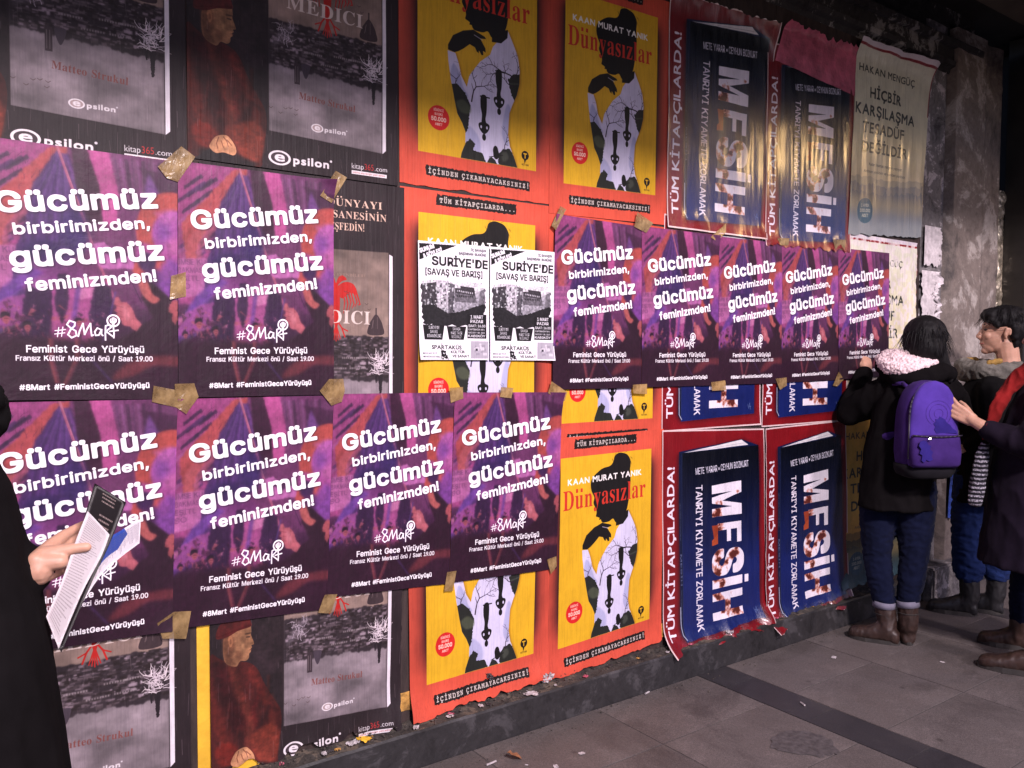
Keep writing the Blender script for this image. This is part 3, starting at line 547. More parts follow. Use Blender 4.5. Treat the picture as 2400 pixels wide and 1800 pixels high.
def art_lake(warm=False, old=False):
    """pale book poster with spaced capitals over a misty lake; 0.70 x 1.04 m"""
    W, H = 600, 890
    c = Cv(W, H, (212, 206, 180)); rng = np.random.default_rng(51)
    top = np.array([226, 226, 208.])/255 if not warm else np.array([232, 176, 74.])/255
    mid = np.array([230, 220, 180.])/255 if not warm else np.array([238, 186, 80.])/255
    low = np.array([206, 178, 132.])/255 if not warm else np.array([206, 120, 50.])/255
    v = np.linspace(0, 1, H)[:, None, None]
    col = np.where(v < .55, top+(mid-top)*v/.55, mid+(low-mid)*(v-.55)/.45)
    c.a[:] = col*np.ones((1, W, 1))
    n = fbm(H, W, 4, 14, 8, 4)[H//2]
    for k, (v0, cc) in enumerate(((.70, (176, 166, 140)), (.735, (132, 130, 126)), (.775, (96, 104, 118)))):
        if warm: cc = [(140, 110, 60), (70, 70, 50), (38, 56, 58)][k]
        nn = fbm(40, W, 3, 10+8*k, 60+k, 5)[20]; pts = [(x/W, v0-.05*(nn[x]-.4)-.05*max(0, x/W-.45)) for x in range(0, W, 4)]
        c.poly(pts+[(1, 1), (0, 1)], cc, .8, 1)
    c.rect(-.1, .90, 1.1, 1.1, (158, 160, 156) if not warm else (60, 96, 110), .7, 26)
    c.rect(-.1, .78, 1.1, .87, (232, 196, 120), .5, 22)
    K = (52, 56, 50)
    c.rect(0, 0, 1, .022, (222, 212, 222)); c.rect(0, .022, 1, .033, (140, 26, 34)); c.rect(.988, .03, 1, .3, (140, 26, 34))
    c.text('HAKAN MENGÜÇ', (.049, .153), (.77, .155), .036, K, 'def', .01, gap=.1)
    for t, a, b, vv in (('HİÇBİR', .193, .608, .278), ('KARŞILAŞMA', .019, .801, .371), ('TESADÜF', .123, .664, .46), ('DEĞİLDİR', .133, .723, .56)): c.text(t, (a, vv), (b, vv), .052, K, 'def', .022, gap=.08)
    c.text('Kader insanları rastgele yazmıyor.', (.229, .627), (.674, .632), .014, (80, 76, 62), 'sans', .01); c.text('Anbean yeniden ve yeniden yazılıyor.', (.172, .664), (.731, .67), .014, (80, 76, 62), 'sans', .01)
    c.ell(.205, .865, .098, .066, (48, 84, 100)); 
    for t, vv, w in (('1 AYDA', .845, .045), ('100.000', .872, .06), ('ADET', .898, .035)): c.text(t, (.205-w, vv), (.205+w, vv), .016, (206, 200, 176), 'sans', .02)
    if old:
        m = fbm(H, W, 40, 30, 77, 4); c.blend(np.clip((m-.42)*6, 0, 1)*.85, (236, 226, 224))
    return c
# ---------------------------------------------------------------- helpers: objects
def obj(name, me, mat=None, parent=None, **kw):
    if isinstance(me, bmesh.types.BMesh):
        b = me; me = bpy.data.meshes.new(name); b.normal_update(); b.to_mesh(me); b.free()
    o = bpy.data.objects.new(name, me); C.objects.link(o)
    if mat and not len(me.materials): me.materials.append(mat)
    if parent: o.parent = parent
    for k, v in kw.items(): o[k] = v
    return o
def empty(name, loc=(0, 0, 0), rz=0, **kw):
    o = bpy.data.objects.new(name, None); C.objects.link(o); o.location = loc; o.rotation_euler = (0, 0, rz); o.empty_display_size = .1
    for k, v in kw.items(): o[k] = v
    return o
def box(b, x0, y0, z0, x1, y1, z1, bev=0):
    r = bmesh.ops.create_cube(b, size=1); vs = r['verts']
    for v in vs: v.co = Vector(((x0+x1)/2+v.co.x*(x1-x0), (y0+y1)/2+v.co.y*(y1-y0), (z0+z1)/2+v.co.z*(z1-z0)))
    if bev:
        es = {e for v in vs for e in v.link_edges}; bmesh.ops.bevel(b, geom=list(es), offset=bev, segments=2, affect='EDGES')
    return b
def boxo(name, a, mat, parent=None, bev=0, **kw):
    b = bmesh.new(); box(b, *a, bev=bev); return obj(name, b, mat, parent, **kw)
def shade(o):
    for p in o.data.polygons: p.use_smooth = True
    return o

# ---------------------------------------------------------------- helpers: materials
def nodes(name):
    m = bpy.data.materials.new(name); m.use_nodes = True; n = m.node_tree; return m, n, n.nodes['Principled BSDF']
def noise_tex(n, scale, detail=6, rough=.6, vec=None, stretch=None, coord='Object', dist=0):
    t = n.nodes.new('ShaderNodeTexNoise'); t.inputs['Scale'].default_value = scale; t.inputs['Detail'].default_value = detail; t.inputs['Roughness'].default_value = rough; t.inputs['Distortion'].default_value = dist
    tc = n.nodes.new('ShaderNodeTexCoord'); src = tc.outputs[coord]
    if stretch:
        mp = n.nodes.new('ShaderNodeMapping'); mp.inputs['Scale'].default_value = stretch; n.links.new(src, mp.inputs['Vector']); src = mp.outputs[0]
    n.links.new(src, t.inputs['Vector']); return t
def ramp(n, src, stops):
    r = n.nodes.new('ShaderNodeValToRGB'); e = r.color_ramp.elements
    while len(e) < len(stops): e.new(.5)
    for k, (p, c) in enumerate(stops): e[k].position = p; e[k].color = (*c, 1) if len(c) == 3 else c
    n.links.new(src, r.inputs[0]); return r
def bump(n, p, src, strength, dist, prev=None):
    b = n.nodes.new('ShaderNodeBump'); b.inputs['Strength'].default_value = strength; b.inputs['Distance'].default_value = dist
    n.links.new(src, b.inputs['Height'])
    if prev: n.links.new(prev.outputs[0], b.inputs['Normal'])
    n.links.new(b.outputs[0], p.inputs['Normal']); return b
def mulc(n, a, b, f=1.0, mode='MULTIPLY'):
    x = n.nodes.new('ShaderNodeMix'); x.data_type = 'RGBA'; x.blend_type = mode; x.inputs[0].default_value = f
    for s, i in ((a, 6), (b, 7)):
        if isinstance(s, tuple): x.inputs[i].default_value = (*s, 1)
        else: n.links.new(s, x.inputs[i])
    return x
def plain(name, col, rough=.7, scale=0, amt=.3, bmp=0, bscale=40, dist=.004, metal=0, stretch=None, spec=.5):
    m, n, p = nodes(name); p.inputs['Base Color'].default_value = (*col, 1); p.inputs['Roughness'].default_value = rough; p.inputs['Metallic'].default_value = metal
    p.inputs['Specular IOR Level'].default_value = spec
    if scale:
        t = noise_tex(n, scale, 6, .65, stretch=stretch); lo = tuple(c*(1-amt) for c in col); hi = tuple(min(1, c*(1+amt)) for c in col)
        r = ramp(n, t.outputs[0], [(.3, lo), (.7, hi)]); n.links.new(r.outputs[0], p.inputs['Base Color'])
    if bmp:
        t = noise_tex(n, bscale, 5, .6, stretch=stretch); bump(n, p, t.outputs[0], bmp, dist)
    return m
def cloth(name, col, weave=900, rough=.9, amt=.25, bmp=.35, sheen=.02):
    m = plain(name, col, rough, 9, amt, bmp, weave, .0006, spec=.04); p = m.node_tree.nodes['Principled BSDF']
    p.inputs['Sheen Weight'].default_value = sheen; p.inputs['Sheen Roughness'].default_value = .5
    return m
def print_mat(name, cv, rough=.5, wrinkle=.5, gloss=False, dirt=.25, fold=.5):
    """a printed sheet: the drawn artwork, worn and stained, on wrinkled paste-up paper"""
    m, n, p = nodes(name)
    t = n.nodes.new('ShaderNodeTexImage'); t.image = cv.image(name); t.extension = 'EXTEND'
    uv = n.nodes.new('ShaderNodeUVMap'); n.links.new(uv.outputs[0], t.inputs[0])
    d = noise_tex(n, 5, 8, .7, coord='Object'); dr = ramp(n, d.outputs[0], [(.35, (1-dirt,)*3), (.62, (1, 1, 1))])
    col = mulc(n, t.outputs[0], dr.outputs[0])
    s = noise_tex(n, 3, 5, .75, stretch=(55, 55, 2.4)); sr = ramp(n, s.outputs[0], [(.44, (.86, .86, .88)), (.5, (1, 1, 1))])
    col = mulc(n, col.outputs[2], sr.outputs[0], .8 if not gloss else .4)
    n.links.new(col.outputs[2], p.inputs['Base Color'])
    p.inputs['Roughness'].default_value = rough; p.inputs['Specular IOR Level'].default_value = .5 if gloss else .28
    w1 = noise_tex(n, 1.6, 4, .55, stretch=(26, 26, 1.3), dist=.6); b1 = bump(n, p, w1.outputs[0], wrinkle, .006)
    w2 = noise_tex(n, 7, 5, .6, dist=1.2); b2 = bump(n, p, w2.outputs[0], fold*.35, .006, b1)
    if gloss:
        p.inputs['Coat Weight'].default_value = .45; p.inputs['Coat Roughness'].default_value = .16
        w3 = noise_tex(n, 3, 4, .6, stretch=(95, 95, 5), dist=.8); b3 = bump(n, p, w3.outputs[0], .45, .003, b2)
    return m

M = {}
M['skin'] = plain('skin', (.52, .285, .20), .5, 30, .12, .15, 250, .0006)
M['skin'].node_tree.nodes['Principled BSDF'].inputs['Subsurface Weight'].default_value = .12
M['skin'].node_tree.nodes['Principled BSDF'].inputs['Subsurface Radius'].default_value = (.01, .004, .002)
M['coat_black'] = cloth('black_wool', (.007, .006, .0066), rough=1, sheen=.0); M['coat_soft'] = cloth('charcoal_coat', (.007, .0065, .007), rough=1, sheen=.0); M['coat_plum'] = cloth('plum_coat', (.013, .009, .017), 700, rough=1, sheen=.02)
M['jeans'] = cloth('dark_jeans', (.006, .008, .024), 1200, sheen=.03); M['jeans_blue'] = cloth('blue_jeans', (.014, .026, .095), 1200, bmp=.5); M['cuff'] = cloth('pale_cuff', (.16, .15, .20), 1200)
M['boot'] = plain('brown_leather', (.034, .018, .014), .45, 20, .5, .3, 60, .002); M['boot_black'] = plain('black_leather', (.015, .014, .016), .45, 20, .4, .3, 60, .002); M['sole'] = plain('dark_rubber', (.03, .026, .024), .7, 30, .3)
M['fleece'] = plain('pink_fleece', (.80, .62, .64), .95, 40, .12, .7, 130, .004)
M['hair'] = plain('black_hair', (.006, .005, .006), .6, 0, 0, .6, 30, .003, stretch=(12, 12, 1.2), spec=.2)
M['pack'] = cloth('purple_canvas', (.070, .034, .27), 1500, .75, .18, .3, .1); M['pack_side'] = cloth('dark_purple_canvas', (.045, .020, .13), 1500, .8); M['pack_base'] = cloth('black_canvas', (.012, .011, .014), 1500)
M['pack_print'] = cloth('indigo_print', (.028, .018, .16), 1500, .6)
M['zip'] = plain('black_zip', (.02, .015, .03), .5, 300, .5); M['silver'] = plain('worn_silver', (.7, .68, .68), .25, metal=1)
M['red_scarf'] = cloth('red_scarf', (.26, .018, .018), 500, .9, .3, .6); M['grey_scarf'] = plain('grey_wool', (.13, .12, .105), .95, 14, .6, 1, 110, .004); M['mustard'] = plain('mustard_wool', (.34, .20, .05), .95, 30, .4, 1, 110, .004)
M['nail'] = plain('dark_varnish', (.03, .006, .04), .2); M['glass_rim'] = plain('thin_wire', (.5, .45, .42), .3, metal=1)
M['plaster'] = None

def stone(name, c0, c1, c2, scale, rough=.8, bd=.01, s2=4, worn=False):
    m, n, p = nodes(name); p.inputs['Roughness'].default_value = rough
    t = noise_tex(n, scale, 10, .72, dist=.4); r = ramp(n, t.outputs[0], [(.36, c0), (.47, c1), (.53, c1), (.58, c2)])
    g = noise_tex(n, scale*s2, 6, .7); gr = ramp(n, g.outputs[0], [(.3, (.6, .6, .6)), (.65, (1, 1, 1))])
    x = mulc(n, r.outputs[0], gr.outputs[0])
    if worn:
        # grime clouds, trodden-in gum spots and pale scuffs that run on across the joints
        ge = n.nodes.new('ShaderNodeNewGeometry'); q = n.nodes.new('ShaderNodeTexNoise'); q.inputs['Scale'].default_value = 1.7; q.inputs['Detail'].default_value = 9; q.inputs['Roughness'].default_value = .68; q.inputs['Distortion'].default_value = .7; n.links.new(ge.outputs['Position'], q.inputs['Vector'])
        qr = ramp(n, q.outputs[0], [(.36, (.62, .60, .60)), (.5, (1, 1, 1)), (.68, (1.0, .97, .95))]); x = mulc(n, x.outputs[2], qr.outputs[0])
        vo = n.nodes.new('ShaderNodeTexVoronoi'); vo.inputs['Scale'].default_value = 5.5; n.links.new(ge.outputs['Position'], vo.inputs['Vector']); vr = ramp(n, vo.outputs['Distance'], [(.045, (.5, .48, .48)), (.09, (1, 1, 1))]); x = mulc(n, x.outputs[2], vr.outputs[0], .8)
        sp = n.nodes.new('ShaderNodeTexNoise'); sp.inputs['Scale'].default_value = 420; sp.inputs['Detail'].default_value = 2; n.links.new(ge.outputs['Position'], sp.inputs['Vector']); sr = ramp(n, sp.outputs[0], [(.38, (.6, .6, .62)), (.62, (1.35, 1.3, 1.3))]); x = mulc(n, x.outputs[2], sr.outputs[0])
    n.links.new(x.outputs[2], p.inputs['Base Color'])
    b1 = bump(n, p, t.outputs[0], .9, bd); bump(n, p, g.outputs[0], .5, bd*.3, b1)
    return m
M['granite'] = stone('granite', (.098, .084, .080), (.132, .115, .11), (.158, .138, .132), 1.6, .62, .001, 60, True)
M['granite_dark'] = stone('dark_granite', (.030, .028, .032), (.042, .039, .044), (.052, .048, .052), 2.2, .5, .001, 60, True)
M['plinth'] = stone('grimy_stone', (.012, .011, .012), (.028, .026, .028), (.06, .056, .06), 5, .5, .004, 8)
M['ledge'] = stone('rubble_mortar', (.018, .014, .013), (.05, .042, .036), (.13, .10, .075), 14, .9, .012, 5)
M['peel'] = stone('peeling_plaster', (.06, .052, .056), (.20, .185, .19), (.56, .51, .53), 6.5, .85, .012, 6)
M['peel_dark'] = stone('dark_plaster', (.014, .013, .014), (.04, .038, .04), (.34, .33, .32), 5, .85, .012, 6)  # dark plaster base with paler random patches, for cornice and jamb
M['pilaster'] = stone('weathered_render', (.075, .064, .062), (.22, .18, .16), (.46, .41, .38), 2.1, .8, .005, 14)
M['near_black'] = plain('black_soffit', (.012, .011, .010), .85, 3, .5, .4, 8, .01)  # near-black base with random variation, for soffit, recess and wall beyond
M['beam'] = plain('dark_beam', (.045, .036, .028), .6, 4, .5, .4, 14, .006)  # dark brown base with random variation
M['board'] = plain('old_board', (.035, .022, .02), .8, 6, .6, .6, 20, .006, stretch=(6, 6, 1))
M['asphalt'] = plain('dark_asphalt', (.03, .028, .03), .8, 30, .4, .5, 200, .004)
M['frame'] = plain('dark_metal_post', (.02, .017, .015), .4, 5, .4, .2, 20, .002)

# ---------------------------------------------------------------- setting: pavement
ground = boxo('ground', (-30, -40, -.3, 40, 30, -.03), M['asphalt'], kind='structure')
pav = empty('pavement', kind='structure')
M['mortar'] = plain('grey_mortar', (.055, .048, .05), .9, 30, .3)
boxo('mortar_bed', (-7, -6, -.04, 9.2, -.06, -.0028), M['mortar'], pav)
boxo('buildings_across_the_street', (-40, -24, -.3, 60, -14, 3.2), plain('dark_facade', (.10, .085, .08), .9, 2, .3), kind='structure')
slab_cache = {}
def slab(w, l, dark, x, y):
    key = (round(w, 3), round(l, 3), dark, random.randrange(3))
    if key not in slab_cache:
        b = bmesh.new(); box(b, -w/2, -l/2, -.05, w/2, l/2, 0, bev=.0016); me = bpy.data.meshes.new('slab'); b.to_mesh(me); b.free(); me.materials.append(M['granite_dark' if dark else 'granite']); slab_cache[key] = me
    o = bpy.data.objects.new('slab', slab_cache[key]); C.objects.link(o); o.parent = pav
    o.location = (x, y, random.uniform(-.0012, .0008)); o.rotation_euler = (random.uniform(-.0012, .0012), random.uniform(-.0012, .0012), 0)
G = .0032
for k in range(-2, 3):
    bx = 2.93+2.07*k
    for j in range(13): slab(.2-G, .41-G, True, bx+.1, -.24+.205-.41*j) if not (j == 0) else slab(.2-G, .17-G, True, bx+.1, -.155)
    for c in range(3):
        x = bx+.2+.3116+.6233*c
        ys = [-.07, -.45]+[-.45-.43*i for i in range(1, 12)]
        for a, b_ in zip(ys, ys[1:]): slab(.6233-G, (a-b_)-G, False, x, (a+b_)/2)
def blotch(name, pts, z, mat, parent=None, h=.0012, **kw):
    b = bmesh.new(); rng = random.Random(len(pts)); q = []
    for (x0, y0), (x1, y1) in zip(pts, pts[1:]+pts[:1]):
        for i in range(5): q.append((x0+(x1-x0)*i/5+rng.gauss(0, .005), y0+(y1-y0)*i/5+rng.gauss(0, .004)))
    vs = [b.verts.new((x, y, z)) for x, y in q]; f = b.faces.new(vs)
    if f.normal.z < 0: f.normal_flip()
    r = bmesh.ops.extrude_face_region(b, geom=[f]); 
    for v in [g for g in r['geom'] if isinstance(g, bmesh.types.BMVert)]: v.co.z += h
    bmesh.ops.recalc_face_normals(b, faces=b.faces[:])
    return obj(name, b, mat, parent, **kw)
M['tar'] = plain('damp_patch', (.075, .066, .067), .55, 40, .5, .4, 150, .002)
blotch('worn_patch', [(2.62, -.71), (2.69, -.66), (2.78, -.655), (2.84, -.70), (2.865, -.76), (2.86, -.81), (2.80, -.885), (2.72, -.87), (2.65, -.79)], .0012, M['tar'], pav)

# ---------------------------------------------------------------- setting: the boarded wall, its plinth, ledge, cornice and canopy
wall = empty('boarded_wall', label='long hoarding wall plastered with overlapping posters', category='wall')
for i in range(5):
    boxo('board', (-2.2+1.43*i, 0, .13, -2.2+1.43*(i+1)-.004, .05, 3.30), M['board'], wall)
b = bmesh.new()
# plinth: front face with a slightly uneven arris and the rubble strip that slopes up to the boards
NX = 220; prof = [(.0, -.2), (-.07, -.2), (-.07, .128), (-.063, .135), (-.045, .137), (-.03, .142), (-.015, .146), (.0, .15)]
def sweep(b, prof, x0, x1, nx, jit, seed, skip=2):
    rows = []
    for i in range(nx+1):
        x = x0+(x1-x0)*i/nx; row = []
        for k, (y, z) in enumerate(prof):
            if k >= skip:
                q = noise.noise(Vector((x*9+seed, k*1.7, seed))); q2 = noise.noise(Vector((x*31, k*2.7, seed+5)))
                z += jit[k]*(q*.7+q2*.5); y += jit[k]*q2*.5
            row.append(b.verts.new((x, y, z)))
        rows.append(row)
    for a, c in zip(rows, rows[1:]):
        for k in range(len(prof)-1): b.faces.new((a[k], c[k], c[k+1], a[k+1]))
    return b
sweep(b, prof[:4], -2.2, 5.0, NX, [0, 0, .0015, .003], 3)
plinth = obj('plinth', b, M['plinth'], kind='structure')
b = bmesh.new(); sweep(b, [(-.0632, .1345)]+prof[4:], -2.2, 5.0, 700, [0, .004, .012, .014, .01], 8, 1)
obj('rubble_ledge', b, M['ledge'], plinth)
corn = [(.0, 3.225), (-.006, 3.235), (-.012, 3.25), (-.04, 3.262), (-.045, 3.29), (-.03, 3.30), (-.03, 3.37), (-.06, 3.375), (-.065, 3.41), (.0, 3.44), (.0, 3.62)]
b = bmesh.new(); sweep(b, corn, -2.2, 5.55, 320, [0, .004, .004, .006, .006, .006, .01, .008, .006, .002, 0], 21, 0)
obj('cornice', b, M['peel_dark'], wall)
canopy = empty('canopy', label='deep black canopy roof projecting over the poster wall', category='canopy')
boxo('roof_slab', (-8, -2.2, 3.62, 12, .3, 3.8), M['near_black'], canopy); boxo('front_fascia', (-8, -2.25, 3.42, 12, -2.202, 3.85), M['near_black'], canopy)
for y in (-.35, -1.4): boxo('beam', (-8, y-.16, 3.45, 12, y, 3.618), M['beam'], canopy, bev=.006)

# right-hand end of the wall: bare plaster, pilaster, wrapped niche, steel post, red panel
end = empty('plaster_pier', (0, 0, 0), label='peeling plaster pier and rendered pilaster at the far end of the wall', category='pier')
def relief(name, x0, x1, z0, z1, y, amp, scale, nx, nz, mat, parent, seed, side=.3):
    b = bmesh.new(); g = []
    for j in range(nz+1):
        row = []
        for i in range(nx+1):
            x = x0+(x1-x0)*i/nx; z = z0+(z1-z0)*j/nz
            q = noise.fractal(Vector((x*scale+seed, z*scale, seed)), .9, 2.2, 4); q = max(-.4, min(.5, q))
            row.append(b.verts.new((x, y-amp*q if 0 < i < nx else y, z)))
        g.append(row)
    for j in range(nz):
        for i in range(nx): b.faces.new((g[j][i], g[j][i+1], g[j+1][i+1], g[j+1][i]))
    for i, s in ((0, 1), (nx, -1)):
        bk = [b.verts.new((g[j][i].co.x, y+side, g[j][i].co.z)) for j in range(nz+1)]
        for j in range(nz): b.faces.new((g[j][i], g[j+1][i], bk[j+1], bk[j]) if s > 0 else (g[j][i], bk[j], bk[j+1], g[j+1][i]))
    return shade(obj(name, b, mat, parent))
relief('plaster', 4.95, 5.20, .12, 3.5, -.004, .014, 7, 30, 260, M['peel'], end, 3)
relief('pilaster', 5.235, 5.62, .16, 3.5, -.05, .006, 5, 24, 200, M['pilaster'], end, 9)
relief('pilaster_return', 5.63, 5.90, .16, 3.5, -.02, .02, 4, 24, 200, M['pilaster'], end, 14)
relief('recess', 5.19, 5.24, .12, 3.5, .04, .01, 9, 6, 100, M['near_black'], end, 4)
boxo('step', (4.96, -.13, -.02, 5.55, .1, .2), M['peel'], end, bev=.012)
M['foil'] = plain('crumpled_film', (.55, .48, .36), .18, 12, .6, 1, 22, .02, stretch=(1, 1, .5)); M['foil'].node_tree.nodes['Principled BSDF'].inputs['Metallic'].default_value = .6
relief('film', 5.905, 6.03, .1, 2.6, .0, .03, 14, 14, 200, M['foil'], end, 31)
door = empty('shop_entrance', (0, 0, 0), label='dark steel-framed entrance beyond the pilaster', category='doorway')
boxo('post', (6.03, -.14, 0, 6.2, .0, 3.6), M['frame'], door, bev=.004); boxo('jamb', (6.203, -.04, 0, 6.32, .0, 3.6), M['peel_dark'], door)
boxo('wall_beyond', (6.322, .02, 0, 12, .3, 3.6), M['near_black'], door)
M['red_panel'] = plain('red_panel', (.4, .02, .025), .4, 4, .2)
boxo('red_panel', (6.335, -.02, .4, 6.9, .015, 2.05), M['red_panel'], door); boxo('transom', (6.325, -.06, 2.06, 9, .015, 2.14), M['frame'], door)

# ---------------------------------------------------------------- posters
def sheet(name, label, cat, group, quad, mat, y0, wave=.004, seed=1, nx=40, nz=56, cut=None, curl=None, uvbox=(0, 0, 1, 1)):
    """a sheet of paper pasted on the wall; quad is TL,TR,BR,BL in wall metres; cut/curl: dict edge -> amount"""
    cut = cut or {}; curl = curl or {}
    TL, TR, BR, BL = [Vector((p[0], 0, p[1])) for p in quad]
    x0 = TL.x; z0 = TL.z; b = bmesh.new(); uvl = b.loops.layers.uv.new('UVMap'); g = []; uvs = {}
    def nz1(s, k): return noise.fractal(Vector((s, seed*3.7, k)), .8, 2.1, 5)
    for j in range(nz+1):
        row = []
        for i in range(nx+1):
            u = i/nx; v = j/nz
            uL = cut.get('left', 0)*abs(nz1(v*9, 1)); uR = 1-cut.get('right', 0)*abs(nz1(v*9, 2))
            vT = cut.get('top', 0)*abs(nz1(u*9, 3)); vB = 1-cut.get('bottom', 0)*min(1.2, abs(nz1(u*7, 4))+.15)
            uu = uL+(uR-uL)*u; vv = vT+(vB-vT)*v
            p = (TL*(1-uu)+TR*uu)*(1-vv)+(BL*(1-uu)+BR*uu)*vv
            w = noise.fractal(Vector((p.x*16+seed*5, p.z*1.6, seed)), .7, 2, 3)*.6+noise.noise(Vector((p.x*5+seed, p.z*3, seed*2)))
            y = -y0-wave*(.45+.55*w) if wave else -y0
            for e, am in curl.items():
                t = {'bottom': (v-.88)/.12, 'top': (.12-v)/.12, 'left': (.12-u)/.12, 'right': (u-.88)/.12, 'bl': ((v-.8)/.2)*((.3-u)/.3) if v > .8 and u < .3 else 0, 'br': ((v-.8)/.2)*((u-.7)/.3) if v > .8 and u > .7 else 0, 'tr': ((.18-v)/.18)*((u-.8)/.2) if v < .18 and u > .8 else 0, 'tl': ((.18-v)/.18)*((.2-u)/.2) if v < .18 and u < .2 else 0}[e]
                if t > 0: y -= am*t*t*(.5+.9*abs(noise.noise(Vector((p.x*7+seed, p.z*7, 3)))))
            vert = b.verts.new((p.x-x0, min(y, -.0005-y0*.6), p.z-z0)); row.append(vert); uvs[vert] = (uvbox[0]+(uvbox[2]-uvbox[0])*uu, 1-(uvbox[1]+(uvbox[3]-uvbox[1])*vv))
        g.append(row)
    for j in range(nz):
        for i in range(nx): b.faces.new((g[j][i], g[j+1][i], g[j+1][i+1], g[j][i+1]))
    for f in b.faces:
        f.smooth = True
        for l in f.loops: l[uvl].uv = uvs[l.vert]
    o = obj(name, b, mat); o.location = (x0, 0, z0)
    o['label'] = label; o['category'] = cat
    if group: o['group'] = group
    return o
def rect4(x0, z1, w, h, dx=0): return [(x0, z1), (x0+w, z1), (x0+w+dx, z1-h), (x0+dx, z1-h)]

A_march, A_sil, A_blue, A_ren, A_talk, A_lake, A_lakew = art_march(), art_silhouette(), art_blue(), art_renaissance(), art_talk(), art_lake(), art_lake(True)
PM = print_mat('march_print', A_march, .5, .3, dirt=.14, fold=1.1); PS = print_mat('silhouette_print', A_sil, .6, .4, dirt=.16); PB = print_mat('navy_print', A_blue, .3, .5, True, .2, .8)
PR = print_mat('renaissance_print', A_ren, .6, .5, dirt=.3); PT = print_mat('talk_print', A_talk, .6, .2, dirt=.08); PL = print_mat('lake_print', A_lake, .3, .6, True, .2, .8); PW = print_mat('amber_print', A_lakew, .35, .5, True, .3, .8); PO = print_mat('old_lake_print', art_lake(False, True), .6, .8, False, .3, .8)
M['yellow_old'] = plain('old_yellow_paper', (.75, .43, .03), .6, 5, .25, .5, 30, .004); M['brown_old'] = plain('torn_ochre_paper', (.42, .22, .05), .8, 16, .9, 1, 40, .01); M['charcoal_paper'] = plain('torn_black_paper', (.03, .024, .028), .55, 20, .5, .8, 40, .006)
M['white_torn'] = plain('torn_white_paper', (.42, .38, .39), .8, 30, .5, .8, 40, .004); M['pink_old'] = plain('old_pink_paper', (.46, .10, .16), .3, 10, .5, .8, 30, .006)

RG = 'charcoal book posters with a robed man'
SG = 'orange-red book posters with a yellow cover'
BG = 'maroon book posters with a navy cover'
MG = 'purple night march posters'
M['pale_torn'] = plain('pale_torn_paper', (.60, .55, .57), .8, 22, .35, .8, 40, .004)
# oldest layer
sheet('old_poster', 'bare yellow strip of an older poster beside the lowest robed man', 'poster', None, rect4(.703, .70, .2, .62), M['yellow_old'], .001, .002, 3, 10, 24, {'bottom': .1})
sheet('old_poster', 'torn ochre paper remains along the foot of the wall under the orange posters', 'poster', None, rect4(1.36, .26, 1.42, .095), M['brown_old'], .002, .004, 5, 90, 6, {'top': .1, 'bottom': .5})
sheet('old_poster', 'pale torn poster remains beside the bare plaster pier', 'poster', None, rect4(4.955, 2.27, .21, .25), M['pale_torn'], .022, .003, 6, 16, 24, {'right': .3, 'bottom': .15})
sheet('old_poster', 'long shredded pale poster remnant hanging on the plaster pier', 'poster', None, rect4(4.925, 2.0, .24, .95), M['pale_torn'], .021, .006, 16, 24, 90, {'right': .9, 'left': .2, 'bottom': .1}, {'right': .02})
sheet('old_poster', 'torn pink poster remnant above the second navy book cover', 'poster', None, [(3.58, 3.16), (4.20, 3.17), (4.20, 2.9), (3.50, 2.95)], M['pink_old'], .010, .012, 8, 40, 20, {'top': .15}, {'tl': .05, 'top': .02})
# charcoal robed-man posters
L = 'charcoal poster of robed man, '
sheet('book_poster', L+'at the top left edge of the wall', 'poster', RG, rect4(-.015, 3.035, .702, 1.0), PR, .003, .004, 11)
sheet('book_poster', L+'in the top row beside the orange posters', 'poster', RG, rect4(.690, 3.08, .712, 1.0), PR, .004, .004, 12)
sheet('book_poster', L+'half hidden right of the second purple march poster', 'poster', RG, rect4(.722, 2.076, .705, 1.0), PR, .005, .004, 13)
sheet('book_poster', L+'behind the coat at the lower left corner', 'poster', RG, [(-.04, 1.13), (.685, 1.13), (.682, .12), (-.045, .12)], PR, .003, .004, 14, cut={'bottom': .03})
sheet('book_poster', L+'between yellow strip and orange poster at the bottom', 'poster', RG, [(.741, 1.142), (1.432, 1.132), (1.41, .122), (.741, .142)], PR, .005, .005, 15, cut={'bottom': .06, 'right': .02}, curl={'br': .05, 'bottom': .01})
# orange-red posters
L = 'orange-red poster with silhouette on yellow, '
sheet('book_poster', L+'top row, left one', 'poster', SG, [(1.403, 3.07), (2.093, 3.065), (2.093, 2.085), (1.41, 2.09)], PS, .002, .003, 21, cut={'bottom': .01})
sheet('book_poster', L+'top row, right one', 'poster', SG, [(2.085, 3.036), (2.76, 3.05), (2.757, 2.068), (2.082, 2.054)], PS, .0035, .003, 22)
sheet('book_poster', L+'mostly covered by the two white talk bills', 'poster', SG, rect4(1.412, 2.082, .68, .982), PS, .001, .003, 23)
sheet('book_poster', L+'under a march poster beside the white bills', 'poster', SG, rect4(2.084, 2.058, .676, .98), PS, .0015, .003, 24)
sheet('book_poster', L+'bottom row, left one with torn edge', 'poster', SG, [(1.438, 1.145), (2.11, 1.135), (2.085, .155), (1.452, .135)], PS, .007, .004, 25, 48, 70, {'bottom': .035}, {'bottom': .018, 'bl': .02, 'br': .03})
sheet('book_poster', L+'bottom row, right one with whole cover showing', 'poster', SG, [(2.078, 1.145), (2.752, 1.152), (2.752, .175), (2.07, .135)], PS, .006, .004, 26, 48, 70, {'bottom': .02}, {'bottom': .012})
